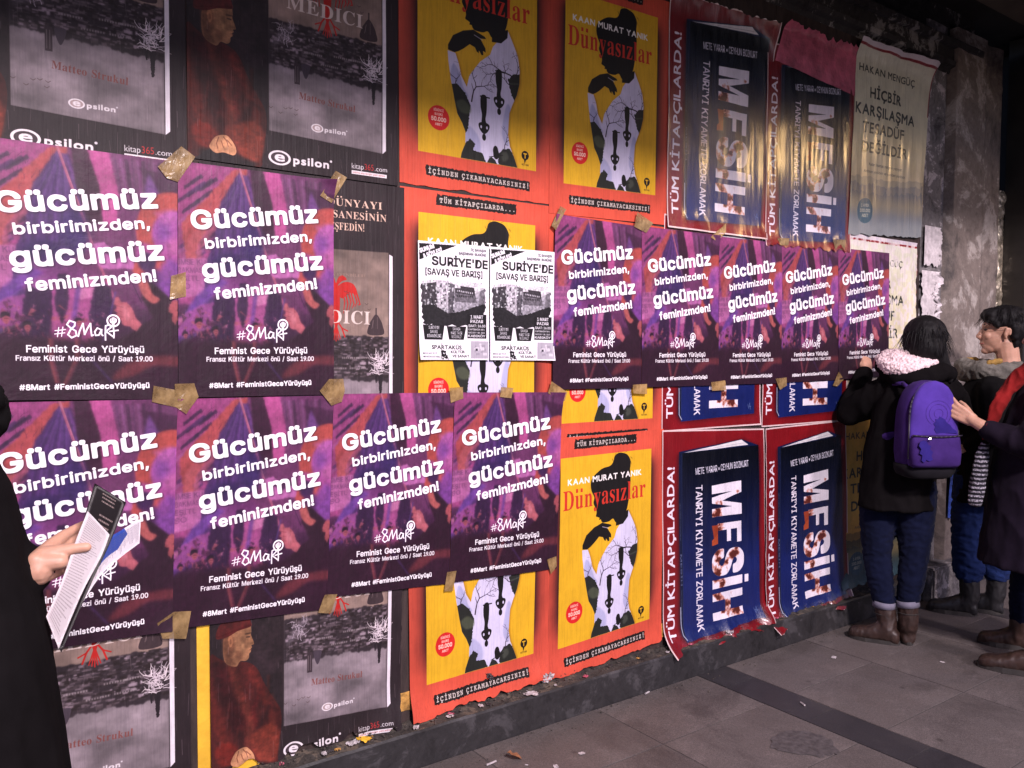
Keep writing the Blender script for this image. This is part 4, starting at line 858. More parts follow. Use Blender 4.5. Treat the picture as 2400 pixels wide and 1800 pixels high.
# maroon posters
L = 'maroon poster of navy book, '
sheet('book_poster', L+'top row, first from the orange posters', 'poster', BG, [(2.75, 3.10), (3.50, 3.13), (3.46, 2.06), (2.752, 2.058)], PB, .006, .007, 31, 60, 70, {'top': .03}, {'top': .02, 'tr': .06, 'bottom': .012})
sheet('book_poster', L+'top row, next to the pale lake poster', 'poster', BG, [(3.442, 3.03), (4.20, 3.08), (4.19, 2.04), (3.448, 2.02)], PB, .008, .007, 32, 60, 70, {'bottom': .03}, {'bottom': .012})
sheet('book_poster', L+'middle row, end showing below second right-hand march poster', 'poster', BG, rect4(2.74, 2.118, .70, .98), PB, .004, .006, 33, cut={}, curl={'br': .02})
sheet('book_poster', L+'middle row, end showing below fourth right-hand march poster', 'poster', BG, rect4(3.455, 2.11, .74, .985), PB, .005, .006, 34)
sheet('book_poster', L+'foot of the wall, left one with curling lower edge', 'poster', BG, [(2.738, 1.147), (3.47, 1.118), (3.52, .105), (2.765, .105)], PB, .007, .008, 35, 60, 80, {'bottom': .03}, {'bottom': .085, 'bl': .03, 'br': .03})
sheet('book_poster', L+'foot of the wall, right one beside the woman in black', 'poster', BG, [(3.468, 1.118), (4.185, 1.13), (4.26, .10), (3.50, .075)], PB, .009, .008, 36, 60, 80, {'bottom': .03}, {'bottom': .085, 'left': .012})
# lake posters
sheet('book_poster', 'pale glossy poster with spaced capitals over a misty lake at the top right', 'poster', 'lake book posters', [(4.205, 3.215), (5.0, 3.225), (4.915, 2.185), (4.165, 2.14)], PL, .010, .010, 41, 60, 70, {'bottom': .02}, {'top': .05, 'tr': .05})
sheet('book_poster', 'faded peeling white poster with spaced capitals behind the last march poster', 'poster', 'lake book posters', rect4(4.165, 2.16, .75, 1.02), PO, .003, .006, 42, cut={'right': .04})
sheet('book_poster', 'amber poster with spaced capitals behind the woman in black at the foot of the wall', 'poster', 'lake book posters', rect4(4.15, 1.17, .80, 1.0, .02), PW, .005, .006, 43, cut={'bottom': .03}, curl={'bottom': .03})
M['blue_old'] = plain('crumpled_blue_paper', (.03, .07, .34), .35, 9, .7, 1, 16, .02)
sheet('old_poster', 'crumpled blue poster on the pilaster behind the people', 'poster', None, rect4(5.24, 1.12, .4, .68), M['blue_old'], .062, .02, 51, 24, 30, {'bottom': .1, 'right': .1}, {'right': .03})
# march posters
L = 'purple night march poster, '
march = [(L+'upper one cut by the picture edge', [(.153, 2.062), (.657, 2.060), (.652, 1.351), (.148, 1.362)], {'bl': .01}),
 (L+'second of the upper left pair', [(.658, 2.064), (1.155, 2.066), (1.155, 1.351), (.653, 1.355)], {'tr': .03}),
 (L+'lower row, behind the hand with leaflets', [(.150, 1.356), (.650, 1.351), (.627, .648), (.13, .665)], {'br': .01}),
 (L+'lower row, second from the left', [(.651, 1.351), (1.155, 1.348), (1.127, .624), (.627, .650)], {'tl': .012}),
 (L+'lower row, third from the left', [(1.155, 1.353), (1.632, 1.346), (1.613, .632), (1.128, .663)], {}),
 (L+'lower row, last one beside the whole yellow cover', [(1.633, 1.346), (2.15, 1.334), (2.128, .611), (1.613, .634)], {'tr': .035}),
 (L+'first in the right-hand row beside the white talk bills', [(2.107, 2.052), (2.591, 2.044), (2.603, 1.342), (2.100, 1.346)], {'tl': .01}),
 (L+'second in the right-hand row', [(2.591, 2.048), (3.097, 2.050), (3.113, 1.343), (2.603, 1.344)], {'tr': .02}),
 (L+'third in the right-hand row', [(3.097, 2.046), (3.578, 2.052), (3.596, 1.344), (3.113, 1.345)], {}),
 (L+'fourth in the right-hand row', [(3.576, 2.052), (4.070, 2.064), (4.101, 1.352), (3.596, 1.346)], {}),
 (L+'last in the right-hand row, held by the woman', [(4.069, 2.068), (4.58, 2.076), (4.604, 1.368), (4.101, 1.354)], {'br': .03, 'bottom': .01})]
for k, (lb, q, cu) in enumerate(march): sheet('march_poster', lb, 'poster', MG, q, PM, .013+.0012*(k % 3), .0035, 60+k, 40, 56, None, cu)
sheet('talk_bill', 'white bill about a talk with black print, left one over the yellow cover', 'bill', 'white talk bills', [(1.479, 1.895), (1.787, 1.896), (1.789, 1.466), (1.487, 1.468)], PT, .012, .003, 81, 30, 40, None, {'bl': .01})
sheet('talk_bill', 'white bill about a talk with black print, right one against the purple poster', 'bill', 'white talk bills', [(1.792, 1.897), (2.106, 1.899), (2.106, 1.463), (1.795, 1.466)], PT, .012, .003, 82, 30, 40, None, {'br': .02})

# ---------------------------------------------------------------- parcel tape
def tape_mat():
    m, n, p = nodes('brown_parcel_tape'); t = noise_tex(n, 22, 5, .6)
    r = ramp(n, t.outputs[0], [(.35, (.27, .16, .06)), (.65, (.46, .29, .12))]); n.links.new(r.outputs[0], p.inputs['Base Color'])
    oi = n.nodes.new('ShaderNodeObjectInfo'); rr = ramp(n, oi.outputs['Random'], [(0, (.62, .66, .72)), (1, (1.0, 1.0, 1.0))]); x = mulc(n, r.outputs[0], rr.outputs[0]); n.links.new(x.outputs[2], p.inputs['Base Color'])
    p.inputs['Roughness'].default_value = .25; al = ramp(n, t.outputs[0], [(.4, (.72,)*3), (.6, (.95,)*3)]); n.links.new(al.outputs[0], p.inputs['Alpha'])
    w = noise_tex(n, 45, 3, .5, stretch=(1, 1, .4), dist=2); bump(n, p, w.outputs[0], .8, .004); return m
M['tape'] = tape_mat()
TAPES = [('over the top corner where the two upper left purple posters meet', [(.668, 2.107), (.708, 2.081), (.657, 2.0), (.626, 2.007), (.601, 2.038)]),
 ('slanting off the top right corner of the second upper purple poster', [(1.161, 2.099), (1.202, 2.082), (1.146, 1.99), (1.106, 2.01)]),
 ('joining the two upper left purple posters half way down', [(.635, 1.72), (.677, 1.734), (.677, 1.66), (.63, 1.649)]),
 ('left one of crossed pieces between upper and lower left posters', [(.582, 1.393), (.674, 1.372), (.645, 1.326), (.577, 1.345)]),
 ('crumpled right one of the crossed pieces between upper and lower left posters', [(.642, 1.397), (.698, 1.398), (.711, 1.356), (.674, 1.305), (.640, 1.330)]),
 ('wide creased piece at the lower right corner of the second upper poster', [(1.102, 1.365), (1.136, 1.404), (1.187, 1.404), (1.192, 1.36), (1.181, 1.326), (1.144, 1.314)]),
 ('above the seam of the last two lower purple posters', [(1.608, 1.364), (1.667, 1.366), (1.67, 1.323), (1.615, 1.308)]),
 ('at the top middle of the last lower purple poster', [(1.841, 1.362), (1.901, 1.357), (1.89, 1.317), (1.837, 1.324)]),
 ('shiny piece between the last lower and first right-hand posters', [(2.091, 1.38), (2.173, 1.333), (2.161, 1.297), (2.072, 1.332)]),
 ('at the top left corner of the first right-hand purple poster', [(2.128, 2.085), (2.159, 2.074), (2.107, 1.986), (2.084, 2.002)]),
 ('over the top of the first and second right-hand posters', [(2.559, 2.104), (2.656, 2.066), (2.614, 2.02), (2.54, 2.04)]),
 ('over the top of the second and third right-hand posters', [(3.142, 2.112), (3.143, 2.07), (3.081, 2.02), (3.033, 2.036)]),
 ('over the top of the third and fourth right-hand posters', [(3.534, 2.074), (3.633, 2.082), (3.626, 2.046), (3.557, 2.040)]),
 ('over the top of the fourth and last right-hand posters', [(4.012, 2.109), (4.132, 2.115), (4.126, 2.058), (4.038, 2.056)]),
 ('under the seam of the first and second right-hand posters', [(2.543, 1.357), (2.631, 1.359), (2.631, 1.313), (2.547, 1.319)]),
 ('under the seam of the second and third right-hand posters', [(3.055, 1.359), (3.154, 1.366), (3.162, 1.319), (3.062, 1.318)]),
 ('under the seam of the third and fourth right-hand posters', [(3.542, 1.368), (3.634, 1.373), (3.635, 1.331), (3.58, 1.31)]),
 ('near the sleeve, under the fourth and last right-hand posters', [(4.095, 1.398), (4.145, 1.354), (4.082, 1.317), (4.042, 1.323)]),
 ('under the seam of the second and third lower posters', [(1.117, .676), (1.163, .67), (1.14, .607), (1.094, .618)]),
 ('two-piece strip under the first and second lower posters by the leaflets', [(.633, .706), (.683, .699), (.667, .616), (.599, .63), (.584, .68)]),
 ('under the seam of the third and last lower posters', [(1.601, .678), (1.642, .677), (1.627, .603), (1.588, .607)]),
 ('at the lower right corner of the last lower poster', [(2.074, .657), (2.123, .663), (2.126, .622), (2.095, .593)])]
for k, (lb, pts) in enumerate(TAPES):
    b = bmesh.new(); rng = random.Random(k); cx = sum(p[0] for p in pts)/len(pts); cz = sum(p[1] for p in pts)/len(pts)
    n = 12; ring = []
    q = []
    for (x0, z0), (x1, z1) in zip(pts, pts[1:]+pts[:1]):
        for i in range(4): q.append((x0+(x1-x0)*i/4, z0+(z1-z0)*i/4))
    layers = []
    for s in (1, .75, .5, .25):
        layers.append([b.verts.new(((x-cx)*s+(rng.gauss(0, .0006) if s < 1 else 0), -.0195-.0018*abs(noise.noise(Vector((x*60, z*60, s*9+k))))-(.002 if s == 1 and rng.random() < .2 else 0), (z-cz)*s)) for x, z in q])
    for a, c in zip(layers, layers[1:]):
        for i in range(len(q)): j = (i+1) % len(q); b.faces.new((a[i], a[j], c[j], c[i]))
    b.faces.new(layers[-1]); bmesh.ops.recalc_face_normals(b, faces=b.faces[:])
    o = obj('tape', b, M['tape'], label='brown parcel tape '+lb, category='tape', group='pieces of brown parcel tape'); o.location = (cx, 0, cz); shade(o)

# ---------------------------------------------------------------- litter and scraps
M['grey_film'] = plain('grey_plastic', (.10, .11, .12), .3, 20, .3)
def scrap(name, label, x, y, z, size, mat, seed, cat='scrap', group='scraps of torn paper', flat=.35, rz=0):
    b = bmesh.new(); rng = random.Random(seed); n = 7
    vs = [[b.verts.new((size*(i/n-.5)*(1+.3*rng.random()), size*.7*(j/n-.5)*(1+.3*rng.random()), size*flat*noise.noise(Vector((i*.9+seed, j*.9, seed))))) for i in range(n+1)] for j in range(n+1)]
    for j in range(n):
        for i in range(n):
            if (i in (0, n-1) and j in (0, n-1) and rng.random() < .6): continue
            b.faces.new((vs[j][i], vs[j][i+1], vs[j+1][i+1], vs[j+1][i]))
    o = obj(name, b, mat, label=label, category=cat, group=group); o.location = (x, y, z+size*flat*.35); o.rotation_euler = (0, 0, rz); return o
S = 'small paper scrap '
for k, (lb, x, y, z, s, mt, fl) in enumerate([
 (S+'lying on the ledge under the first orange poster corner', 1.60, -.045, .142, .035, 'white_torn', .3), (S+'on the ledge under the typewriter strip', 1.74, -.04, .145, .03, 'white_torn', .3),
 ('long thin paper sliver on the ledge between the two orange posters', 1.97, -.05, .14, .07, 'white_torn', .15), ('crumpled cream paper wad wedged between the two orange posters', 2.075, -.03, .165, .06, 'white_torn', .9),
 ('yellow and white torn scrap hanging by the ledge below the charcoal poster', 1.255, -.035, .147, .06, 'yellow_old', .25), ('blue-grey paper flake beside the yellow scrap on the ledge', 1.21, -.04, .147, .05, 'white_torn', .25),
 (S+'on the ledge at the lower left of the charcoal poster', 1.10, -.05, .145, .03, 'white_torn', .5), (S+'on the ledge left of the yellow scrap', 1.15, -.05, .145, .025, 'brown_old', .5),
 ('grey plastic flap stuck over the typewriter strip', 1.79, -.03, .24, .045, 'grey_film', .4), (S+'sticking out under the first maroon poster', 3.17, -.06, .15, .04, 'white_torn', .8),
 (S+'on the pavement near the first boot', 3.65, -.31, .002, .04, 'white_torn', .25), (S+'on the pavement by the far shoes', 4.03, -.65, .002, .025, 'white_torn', .2),
 (S+'stuck to the pavement in front of the ledge', 2.00, -.33, .002, .03, 'white_torn', .15), (S+'at the bottom edge of the picture', 1.86, -.35, .002, .03, 'white_torn', .15),
 (S+'tiny one between the leaf and the picture edge', 1.78, -.28, .002, .014, 'white_torn', .3)]):
    o = scrap('paper_scrap', lb, x, y, z, s*.75, M[mt], 100+k, flat=fl*.6, rz=k*1.3)
    if 'flap' in lb or 'wad' in lb: o.rotation_euler = (1.3, .2, k)
b = bmesh.new(); rng = random.Random(5)
for s in (-1, 1):
    pts = [(0, 0, 0), (.012*s, .012, .006), (.022*s, .026, .010), (.014*s, .040, .006), (.018*s, .052, .012), (0, .060, .004)]
    vs = [b.verts.new(p) for p in pts]; b.faces.new(vs if s > 0 else vs[::-1])
M['leaf'] = plain('dry_leaf', (.22, .09, .04), .7, 60, .4, .5, 90, .003)
o = obj('dry_leaf', b, M['leaf'], label='curled brown dry leaf on the pavement near the picture bottom', category='leaf'); o.location = (1.79, -.24, .004); o.rotation_euler = (.25, .2, .8)
for k, (lb, x, y, rz) in enumerate([('against the plinth under the second orange poster', 2.59, -.085, .2), ('left of the dry leaf', 1.68, -.2, .1), ('lying on the dark paving band', 3.05, -.55, 1.2)]):
    b = bmesh.new(); bmesh.ops.create_cone(b, cap_ends=True, segments=10, radius1=.0038, radius2=.0036, depth=.045 if k == 1 else .03, matrix=Matrix.Rotation(PI/2, 4, 'Y'))
    o = obj('cigarette_butt', b, M['white_torn'], label='white cigarette butt '+lb, category='cigarette butt', group='cigarette butts'); o.location = (x, y, .0055); o.rotation_euler = (0, 0, rz)
rng = random.Random(77)
PLACE = ['under the charcoal poster', 'under the left orange poster', 'under the right orange poster', 'under the left maroon poster', 'under the right maroon poster', 'near the woman in black']
for k in range(24):
    ci = k % 4; x = .8+3.9*((k*7) % 24)/24; pl = PLACE[0 if x < 1.42 else 1 if x < 2.09 else 2 if x < 2.75 else 3 if x < 3.48 else 4 if x < 4.1 else 5]
    o = scrap('paper_scrap', ['pale', 'ochre', 'black', 'pink'][ci]+' torn paper crumb on the ledge '+pl, x, rng.uniform(-.055, -.02), .142, rng.uniform(.012, .026), M[['white_torn', 'brown_old', 'charcoal_paper', 'pink_old'][ci]], 200+k, flat=.22, rz=rng.uniform(0, 6)); o['group'] = 'paper crumbs on the ledge '+pl
# grit and crumbs along the ledge and at the foot of the plinth: too many to count
b = bmesh.new(); rng = random.Random(9)
for i in range(900):
    if i < 650: x, y, z = rng.uniform(.6, 4.9), rng.uniform(-.062, -.012), 0; z = .137+(y+.06)*.5
    else: x, y, z = rng.uniform(.8, 5), -.072-abs(rng.gauss(0, .05)), .001
    s = rng.uniform(.0008, .003)*(1.8 if rng.random() < .1 else 1)
    bmesh.ops.create_icosphere(b, subdivisions=1, radius=s, matrix=Matrix.Translation((x, y, z+s*.5)) @ Matrix.Diagonal((1.4, 1, .7, 1)))
M['grit'] = plain('grit', (.07, .058, .05), .9, 90, .9)
obj('grit', b, M['grit'], kind='stuff')

# ---------------------------------------------------------------- people
def tube(b, pts, seg=12):
    """tapered limb through (x,y,z,r) points with round ends"""
    P = [Vector(p[:3]) for p in pts]; R = [p[3] for p in pts]
    for p, r in zip(P, R): bmesh.ops.create_icosphere(b, subdivisions=2, radius=r, matrix=Matrix.Translation(p))
    for a, c, ra, rc in zip(P, P[1:], R, R[1:]):
        d = c-a; L = d.length
        if L < 1e-5: continue
        q = d.to_track_quat('Z', 'Y').to_matrix().to_4x4(); q.translation = (a+c)/2
        bmesh.ops.create_cone(b, cap_ends=True, segments=seg, radius1=ra, radius2=rc, depth=L, matrix=q)
def ellip(b, c, r, rot=None, sub=3):
    m = Matrix.Translation(c) @ (rot.to_4x4() if rot else Matrix()) @ Matrix.Diagonal((*r, 1)); bmesh.ops.create_icosphere(b, subdivisions=sub, radius=1, matrix=m)
def loft(b, rings, seg=24):
    """closed skin over horizontal ellipses (x, y, z, rx, ry, turn)"""
    prev = None
    for R in rings:
        x, y, z, rx, ry = R[:5]; a = R[5] if len(R) > 5 else 0
        cur = [b.verts.new((x+rx*math.cos(t)*math.cos(a)-ry*math.sin(t)*math.sin(a), y+rx*math.cos(t)*math.sin(a)+ry*math.sin(t)*math.cos(a), z)) for t in (k*2*PI/seg for k in range(seg))]
        if prev:
            for k in range(seg): j = (k+1) % seg; b.faces.new((prev[k], prev[j], cur[j], cur[k]))
        else: b.faces.new(cur[::-1])
        prev = cur
    b.faces.new(prev)
def fuse(name, b, voxel, mat, parent, sm=4, fold=0, fscale=9, fstretch=(1, 1, .5), seed=0, hi=0):
    bmesh.ops.recalc_face_normals(b, faces=b.faces[:])
    me = bpy.data.meshes.new(name); b.to_mesh(me); b.free(); t = bpy.data.objects.new('t', me); C.objects.link(t)
    r = t.modifiers.new('r', 'REMESH'); r.mode = 'VOXEL'; r.voxel_size = voxel
    s = t.modifiers.new('s', 'SMOOTH'); s.iterations = sm; s.factor = .5
    dg = bpy.context.evaluated_depsgraph_get(); dg.update(); out = bpy.data.meshes.new_from_object(t.evaluated_get(dg))
    bpy.data.objects.remove(t); bpy.data.meshes.remove(me); out.name = name
    if fold or hi:
        n = len(out.vertices); nr = np.zeros(n*3, 'f'); out.vertices.foreach_get('normal', nr); nr = nr.reshape(-1, 3)
        for k, v in enumerate(out.vertices):
            q = Vector((v.co.x*fscale*fstretch[0]+seed, v.co.y*fscale*fstretch[1], v.co.z*fscale*fstretch[2])); dd = 0
            if fold: dd += fold*(1-2*abs(noise.noise(q))-.3*abs(noise.noise(q*2.3))-.35)
            if hi: dd += hi*(noise.noise(v.co*120)+.6*noise.noise(v.co*230))
            v.co += Vector(nr[k].tolist())*dd
    out.materials.clear(); out.materials.append(mat)
    for p in out.polygons: p.use_smooth = True
    o = bpy.data.objects.new(name, out); C.objects.link(o); o.parent = parent; return o
def hand(b, wrist, fdir, back, side=1, curl=(.35, .4, .45, .5), spread=.12, s=1.0, thumb=(.6, .35), tcurl=.3, tl=1.0):
    """palm, four jointed fingers and thumb; fdir towards the fingertips, back = direction of the back of the hand, side +1: thumb on back x fdir. Returns finger tips"""
    X = Vector(fdir).normalized(); Z = Vector(back); Z = (Z-X*Z.dot(X)).normalized(); Y = Z.cross(X)*side; W = Vector(wrist)
    def T(x, y, z): return W+X*x*s+Y*y*s+Z*z*s
    tips = []
    kn = [(.092, .030), (.095, .010), (.090, -.011), (.082, -.030)]; ln = [(.042, .025, .02), (.047, .029, .021), (.043, .027, .02), (.033, .02, .018)]
    for (x, y) in kn: tube(b, [(*T(0, y*.55, 0), .017*s), (*T(x*.6, y*.85, .001), .0145*s), (*T(x, y, 0), .0115*s)], 10)
    for k, ((x, y), L) in enumerate(zip(kn, ln)):
        p = T(x, y, 0); a = curl[k]*.6; yaw = spread*(1.5-k); pts = [(*p, .0112*s)]; r = .0098
        for j, l in enumerate(L):
            dr = X*math.cos(a)*math.cos(yaw)+Y*math.sin(yaw)-Z*math.sin(a); p = p+dr*l*s; r *= .9; pts.append((*p, r*s)); a += curl[k]*(1.2 if j == 0 else .7)
        tube(b, pts, 10); tips.append((Vector(pts[-1][:3]), dr.copy(), r*s))
    p = T(.018, .020, -.006); pts = [(*T(.004, .008, -.004), .016*s), (*p, .0165*s)]; a = thumb[0]; dn = thumb[1]
    for j, (l, r) in enumerate(((.036*tl, .0135), (.032*tl, .0112), (.026*tl, .0095))):
        dr = X*math.cos(a)*math.cos(dn)+Y*math.sin(a)*math.cos(dn)-Z*math.sin(dn); p = p+dr*l*s; pts.append((*p, r*s)); a -= tcurl*(1 if j else .4)
    tube(b, pts, 10); tips.append((Vector(pts[-1][:3]), dr.copy(), .0095*s))
    return tips, (X, Y, Z)
def ribbon_hair(name, starts, parent, mat, rng, n, length, w, centre, radii, droop=.9):
    """loose strands lying over the hair"""
    b = bmesh.new(); c = Vector(centre)
    for i in range(n):
        th, ph = starts(rng); p = c+Vector((radii[0]*math.sin(ph)*math.cos(th), radii[1]*math.sin(ph)*math.sin(th), radii[2]*math.cos(ph)))
        t = Vector((math.cos(th)*.6, math.sin(th)*.6, -droop)).normalized(); L = length*rng.uniform(.5, 1.2); q = []
        for j in range(6):
            q.append(p.copy()); t = (t+Vector((rng.gauss(0, .14), rng.gauss(0, .14), -.18))).normalized(); p = p+t*L/5
        side = t.cross(Vector((rng.gauss(0, 1), rng.gauss(0, 1), .2))).normalized()*w
        vs = [(b.verts.new(a-side*(1-j/5)), b.verts.new(a+side*(1-j/5)+side*.05)) for j, a in enumerate(q)]
        for a, d in zip(vs, vs[1:]): b.faces.new((a[0], a[1], d[1], d[0]))
    o = obj(name, b, mat, parent, kind='stuff'); return o
def boot(b, ankle, toe, heel, r=.045, top=None):
    a, t, h = Vector(ankle), Vector(toe), Vector(heel); z = h.z
    d = (t-h); d.z = 0; L = d.length; d.normalize(); n = Vector((-d.y, d.x, 0))
    tube(b, [(*(top or a), r*1.08), (*a, r*1.02), (*(h+d*L*.24+Vector((0, 0, r*1.25))), r*1.0)], 18)
    rings = []
    for k, w, hh in ((.0, .45, 1.2), (.04, .72, 1.5), (.12, .82, 1.85), (.25, .84, 2.15), (.36, .86, 2.25), (.48, .90, 1.95), (.60, .96, 1.6), (.72, 1.0, 1.4), (.84, .95, 1.3), (.93, .78, 1.15), (.99, .42, .8)):
        c = h+d*L*k; row = []
        for q in range(16):
            th = q*2*PI/16; cx, sz = math.cos(th), math.sin(th); ez = math.copysign(abs(sz)**.8, sz)
            p = c+n*(r*w*math.copysign(abs(cx)**.85, cx))+Vector((0, 0, r*hh*(.5+.5*ez)+.004)); row.append(b.verts.new(p))
        rings.append(row)
    for r0, r1 in zip(rings, rings[1:]):
        for q in range(16): j = (q+1) % 16; b.faces.new((r0[q], r0[j], r1[j], r1[q]))
    b.faces.new(rings[0][::-1]); b.faces.new(rings[-1])
def sole(b, toe, heel, r=.045, th=.022):
    t, h = Vector(toe), Vector(heel); d = t-h; d.z = 0; L = d.length; d.normalize(); n = Vector((-d.y, d.x, 0)); out = []
    for k in range(24):
        a = k*2*PI/24; x = .5+.52*math.cos(a); wd = r*(1.0 if x > .5 else .84)*math.sin(a); out.append(h+d*L*x+n*wd)
    lo = [b.verts.new((p.x, p.y, .001)) for p in out]; hi = [b.verts.new((p.x, p.y, th)) for p in out]
    b.faces.new(lo[::-1]); b.faces.new(hi)
    for k in range(24): j = (k+1) % 24; b.faces.new((lo[k], lo[j], hi[j], hi[k]))
def head(b, c, f, s=1.0, yaw=0):
    """bare head: skull, jaw, brow, nose, lips, chin and ears; f is the way the face looks"""
    F = Vector(f).normalized(); Z = Vector((0, 0, 1)); S = Z.cross(F); c = Vector(c)
    def T(x, y, z): return c+F*x*s+S*y*s+Z*z*s
    R = Matrix((F, S, Z)).transposed()
    def E(x, y, z, rx, ry, rz, tilt=0): ellip(b, T(x, y, z), (rx*s, ry*s, rz*s), (R @ Matrix.Rotation(tilt, 3, 'Y')), 3)
    E(-.012, 0, .030, .094, .076, .088); E(.030, 0, -.020, .062, .062, .085); E(.052, 0, -.072, .036, .042, .036); E(.072, 0, -.095, .022, .024, .018)
    E(.070, 0, .040, .022, .055, .018); E(.066, .034, -.015, .022, .024, .024); E(.066, -.034, -.015, .022, .024, .024)
    tube(b, [(*T(.086, 0, .022), .009*s), (*T(.108, 0, -.018), .0125*s), (*T(.092, 0, -.028), .014*s)], 10)
    tube(b, [(*T(.095, .009, -.026), .007*s), (*T(.095, -.009, -.026), .007*s)], 8)
    tube(b, [(*T(.082, .016, -.052), .007*s), (*T(.093, 0, -.050), .0085*s), (*T(.082, -.016, -.052), .007*s)], 8)
    tube(b, [(*T(.080, .014, -.064), .007*s), (*T(.089, 0, -.065), .009*s), (*T(.080, -.014, -.064), .007*s)], 8)
    for q in (1, -1):
        tube(b, [(*T(-.01, .076*q, -.030), .007*s), (*T(-.006, .082*q, -.010), .009*s), (*T(-.012, .088*q, .018), .009*s), (*T(-.028, .086*q, .016), .008*s), (*T(-.026, .082*q, -.008), .008*s)], 8)
    tube(b, [(*T(-.02, 0, -.05), .058*s), (*T(-.035, 0, -.135), .054*s), (*T(-.04, 0, -.19), .06*s)], 14)
    return T, F, S
def person(label, loc, ang):
    return empty('person', (loc[0], loc[1], 0), ang-PI/2, label=label, category='person')

# ---- woman in black with her back turned, putting up the last march poster
W = person('woman in black coat with pale fleece hood, back turned, pressing a poster to the wall', (4.10, -.36), .505)
b = bmesh.new()
head(b, (.112, .02, 1.565), (-.5, .86, 0), .98)
loft(b, [(.0, .02, .78, .14, .10, .36), (.02, .02, .98, .13, .09, .36), (.06, .02, 1.2, .14, .10, .36), (.09, .02, 1.33, .15, .08, .36), (.10, .02, 1.42, .05, .05, .36)])
tube(b, [(-.05, .03, 1.32, .05), (-.235, .12, 1.175, .04), (-.172, .35, 1.405, .026)]); tube(b, [(.24, .08, 1.32, .05), (.27, .30, 1.16, .04), (.02, .58, 1.42, .026)])
for x0, x1, x2 in ((-.08, -.086, -.045), (.085, .09, .066)): tube(b, [(x0, .01, .80, .07), (x1, .02, .46, .042), (x2, .0, .12, .03)])
hand(b, (-.165, .345, 1.402), (-.05, .35, .42), (.7, -.6, .3), 1, (.2, .25, .3, .35), .14, .92)
hand(b, (.03, .575, 1.42), (-.3, .5, .5), (.6, -.6, .3), -1, (.2, .25, .3, .35), .1, .92)
fuse('body', b, .0055, M['skin'], W, 3)
b = bmesh.new()
loft(b, [(.0, 0, .705, .195, .16, .45), (.0, 0, .74, .19, .155, .45), (.005, 0, .85, .182, .15, .45), (.02, 0, 1.0, .185, .15, .45), (.045, .0, 1.14, .185, .15, .45), (.075, .01, 1.26, .185, .14, .45), (.09, .02, 1.34, .17, .115, .45), (.10, .02, 1.40, .11, .09, .45), (.105, .02, 1.43, .08, .075, .45)])
tube(b, [(-.05, .02, 1.325, .078), (-.15, .07, 1.24, .082), (-.235, .12, 1.175, .075), (-.215, .20, 1.26, .066), (-.178, .325, 1.385, .045)], 16)
tube(b, [(.225, .08, 1.31, .078), (.265, .2, 1.22, .078), (.27, .30, 1.16, .072), (.15, .44, 1.29, .06), (.05, .56, 1.39, .045)], 16)
fuse('coat', b, .009, M['coat_black'], W, 5, .009, 13, seed=3)
b = bmesh.new()
for p in ((.0, -.085, 1.375, .05), (.06, -.115, 1.370, .052), (.13, -.10, 1.385, .05), (.19, -.045, 1.41, .045), (-.05, -.04, 1.39, .046), (-.085, -.01, 1.43, .034), (.22, .02, 1.40, .045)): tube(b, [p])
tube(b, [(-.085, .0, 1.455, .034), (-.05, -.03, 1.425, .046), (.0, -.085, 1.375, .05), (.06, -.115, 1.370, .052), (.13, -.10, 1.385, .05), (.19, -.045, 1.41, .045), (.22, .02, 1.40, .045), (.20, .06, 1.38, .05)])
fuse('hood', b, .007, M['coat_black'], W, 6, .006, 14, seed=8)
b = bmesh.new()
tube(b, [(-.092, .005, 1.468, .028), (-.07, -.02, 1.462, .040), (-.02, -.055, 1.455, .048), (.04, -.075, 1.447, .046), (.10, -.075, 1.445, .036), (.15, -.045, 1.458, .026), (.165, -.02, 1.465, .018)])
tube(b, [(-.06, .03, 1.485, .035), (-.01, -.02, 1.482, .040), (.03, -.03, 1.475, .038)]); tube(b, [(-.075, -.045, 1.452, .034), (-.04, -.085, 1.428, .040), (.01, -.108, 1.418, .040), (.06, -.115, 1.424, .034), (.11, -.10, 1.44, .026)])
fl = fuse('fleece_lining', b, .004, M['fleece'], W, 2, 0, hi=.0075)
b = bmesh.new()
ellip(b, (.113, .015, 1.590), (.103, .108, .104)); ellip(b, (.12, -.015, 1.53), (.090, .085, .085)); ellip(b, (.075, .03, 1.55), (.065, .08, .09)); ellip(b, (.16, .0, 1.50), (.05, .06, .07))
tube(b, [(.17, -.01, 1.50, .045), (.205, .0, 1.43, .032), (.225, .0, 1.37, .022)])
fuse('hair', b, .005, M['hair'], W, 4, .004, 34, (1, 1, .3), 4)
ribbon_hair('loose_strands', lambda r: (r.uniform(0, 2*PI), r.uniform(.1, 2.0)), W, M['hair'], random.Random(3), 420, .11, .0016, (.115, .0, 1.575), (.1, .1, .108))
b = bmesh.new()
for P in ([(-.075, .0, .80, .105), (-.085, .01, .60, .088), (-.086, .02, .45, .070), (-.070, .01, .34, .066), (-.045, .0, .20, .052)], [(.085, .01, .80, .105), (.09, .01, .60, .088), (.088, .0, .47, .070), (.078, .0, .34, .066), (.066, .0, .22, .050)]): tube(b, P, 16)
fuse('jeans', b, .007, M['jeans'], W, 3, .006, 22, (1, 1, 1.6), 5)
for (x, z, r, tl) in ((-.045, .197, .057, .05), (.066, .217, .056, -.12)):
    b = bmesh.new(); bmesh.ops.create_cone(b, cap_ends=False, segments=28, radius1=r, radius2=r*.98, depth=.032); 
    bmesh.ops.solidify(b, geom=b.faces[:], thickness=.005)
    o = obj('jeans_cuff', b, M['cuff'], W); o.location = (x, 0, z); o.rotation_euler = (0, tl, 0); shade(o)
